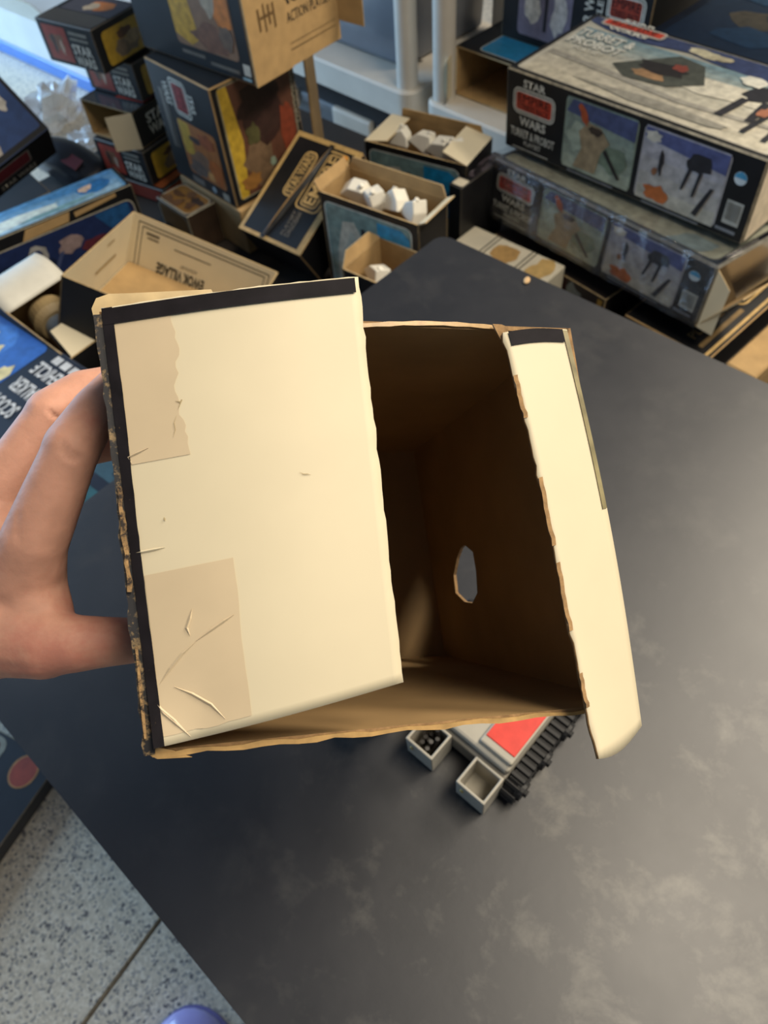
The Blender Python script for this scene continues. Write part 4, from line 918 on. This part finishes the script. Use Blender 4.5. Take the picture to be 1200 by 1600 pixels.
def tote(loc, yaw, dims, label, m, lid):
    L_, W_, H_ = dims; o = root('storage_tote', loc, (0, 0, math.radians(yaw))); tag(o, label, 'tote')
    bm = bmesh.new(); box_bm(bm, -L_/2, L_/2, -W_/2, W_/2, 0, H_, .012, 3)
    for v in bm.verts:
        k = .93 + .07*v.co.z/H_; v.co.x *= k; v.co.y *= k
    bmobj('tub', bm, m, o)
    bm = bmesh.new(); box_bm(bm, -L_/2-.012, L_/2+.012, -W_/2-.012, W_/2+.012, H_-.012, H_+.016, .008, 3); bmobj('lid', bm, lid, o)
    for sx in (-1, 1):
        bm = bmesh.new(); box_bm(bm, sx*L_*.26-.075, sx*L_*.26+.075, -W_/2-.026, -W_/2-.006, H_-.03, H_+.022, .007, 3); bmobj('latch_handle', bm, SHW, o)
    return o
q = shl.location + rz(SY, .02, .03)
tote((q.x, q.y, .501), SY, (.60, .32, .36), 'grey translucent storage tote standing on the shelf', mat('63676e', .3, .1, 15, coat=.3), mat('8b8d90', .4))
q = shl.location + rz(SY, .02, -.01)
tote((q.x, q.y, .161), SY, (.58, .33, .20), 'low storage tote with white handles under the shelf board', mat('4a4c50', .35, .1, 15), mat('55575a', .4))
# open box lying on the right shelf, with a second box on top and dark boxes farther along
oL, oW, oH = .34, .24, .105
ox = root('open_end_box', by_corner(712, 147, .501, SY, oL, oW, 'LF', .501), (0, 0, math.radians(SY))); tag(ox, 'black box with blue lid patch lying open on the shelf, cream flap hanging', 'box')
X, Y_ = oL/2, oW/2
sheet('top_panel', [(-X, -Y_, oH), (X, -Y_, oH), (X, Y_, oH), (-X, Y_, oH)], .003, BLACK, KRAFT, EDGE, ox)
sheet('bottom_panel', [(-X, -Y_, 0), (-X, Y_, 0), (X, Y_, 0), (X, -Y_, 0)], .003, BLACK, KRAFT, EDGE, ox)
sheet('side_panel', [(-X, Y_, 0), (-X, -Y_, 0), (-X, -Y_, oH), (-X, Y_, oH)], .003, BLACK, KRAFT, EDGE, ox)
sheet('side_panel', [(X, -Y_, 0), (X, Y_, 0), (X, Y_, oH), (X, -Y_, oH)], .003, BLACK, KRAFT, EDGE, ox)
sheet('back_panel', [(X, Y_, 0), (-X, Y_, 0), (-X, Y_, oH), (X, Y_, oH)], .003, BLACK, KRAFT, EDGE, ox)
flap(ox, (-X, -Y_, oH-.003), (-X, -Y_, .012), (.35, -.85, 0), .062, CREAM, CREAM, taper=.03)
fox = faces_of(ox, oL, oW, oH)['top']
picture(fox, .16, .06, .9, .52, '2278a4', [], .012, 'b9b6a8'); decal(fox, 'emblem', frame_layers(fox, .14, .42, .46, .66, .008, .003, pm('b9b6a8'), pm('a8412c')), lift=.0012)
o6, f6 = carton('art_box', ox.location + rz(SY, .06, .085) + Vector((0, 0, oH+.001)), (0, 0, SY), (.36, .22, .20), 'dark box with violet grey picture and red emblem on top of the open shelf box')
picture(f6['front'], .12, .08, .50, .95, '7d7688', [('2a2830', blob(.4, .6, .16, .14, 3)), ('d5cdc0', blob(.3, .3, .16, .16, 4)), ('2a2830', [(.5, .1), (.56, .1), (.56, .6), (.5, .6)]), ('c4beb8', blob(.78, .3, .14, .2, 5)), ('34323c', blob(.7, .7, .18, .1, 6)), ('b08a62', blob(.82, .6, .06, .1, 7))], .010)
text(f6['front'].turned(1), 'STAR WARS', .18, .36, .80, .42, LT, bold=.02); text(f6['front'].turned(1), 'VEHICLE', .18, .30, .60, .34, LT, bold=.02)
logo(f6['front'], .72, .34, .96, .80, 'a8402c')
o7, f7 = carton('navy_box', shr.location + rz(SY, .22, .02) + Vector((0, 0, .501)), (0, 0, SY), (.40, .30, .23), 'big dark navy box on the shelf behind the snowy picture lid', body=mat('141c2a', .35, .4, 8, coat=.3))
picture(f7['top'], .05, .05, .95, .95, '18283c', speck(8, ['10161e', '1f3a54', '2a2f34', '4a4436'], 12, (.1, .1, .9, .9), (.1, .22)), .01)
picture(f7['front'], .05, .05, .95, .95, '1a2230', speck(8, ['10161e', '1c3a5c', '24282c'], 13, (.1, .1, .9, .9), (.1, .22)), .01)

# ---------------- clog at the near floor
sh = root('lavender_clog', at(284, 1634, .05), (0, 0, math.radians(8))); sh.location.z = 0.0; tag(sh, 'shiny lavender rounded clog toe on the speckled floor', 'shoe')
bm = bmesh.new(); bmesh.ops.create_uvsphere(bm, u_segments=32, v_segments=20, radius=1)
for v in bm.verts:
    y = v.co.y; w = .084*(1-.18*(y < 0)*abs(y)); zz = v.co.z
    v.co = Vector((v.co.x*w, y*.135 - .088, max(.012, .018 + (zz+.25)*.048 if y > -.2 else .018+(zz+.25)*.044)))
bmobj('upper', bm, mat('aca4de', .25, .05, 20, coat=.4), sh, True)
bm = bmesh.new(); pts = [(.086*math.cos(a)*(1 if math.sin(a) > 0 else .9), .139*math.sin(a)-.088) for a in [2*math.pi*i/32 for i in range(32)]]
a_ = [bm.verts.new((x, y, 0)) for x, y in pts]; b_ = [bm.verts.new((x, y, .018)) for x, y in pts]; bm.faces.new(a_[::-1]); bm.faces.new(b_)
for i in range(32): bm.faces.new((a_[i], a_[(i+1) % 32], b_[(i+1) % 32], b_[i]))
bmobj('sole', bm, mat('7d76ac', .5), sh)
# garage walls beyond the picture
def wall(name, x0, x1, y0, y1):
    bm = bmesh.new(); box_bm(bm, x0, x1, y0, y1, -.05, 2.95); return tag(bmobj(name, bm, mat('b8b2a6', .8, .05, 6)), None, None, None, 'structure')
wall('wall_back', -5, 5, 6.9, 7.0); wall('wall_right', 4.9, 5.0, -4, 6.9); wall('wall_front', -5, 5, -4.1, -4.0)
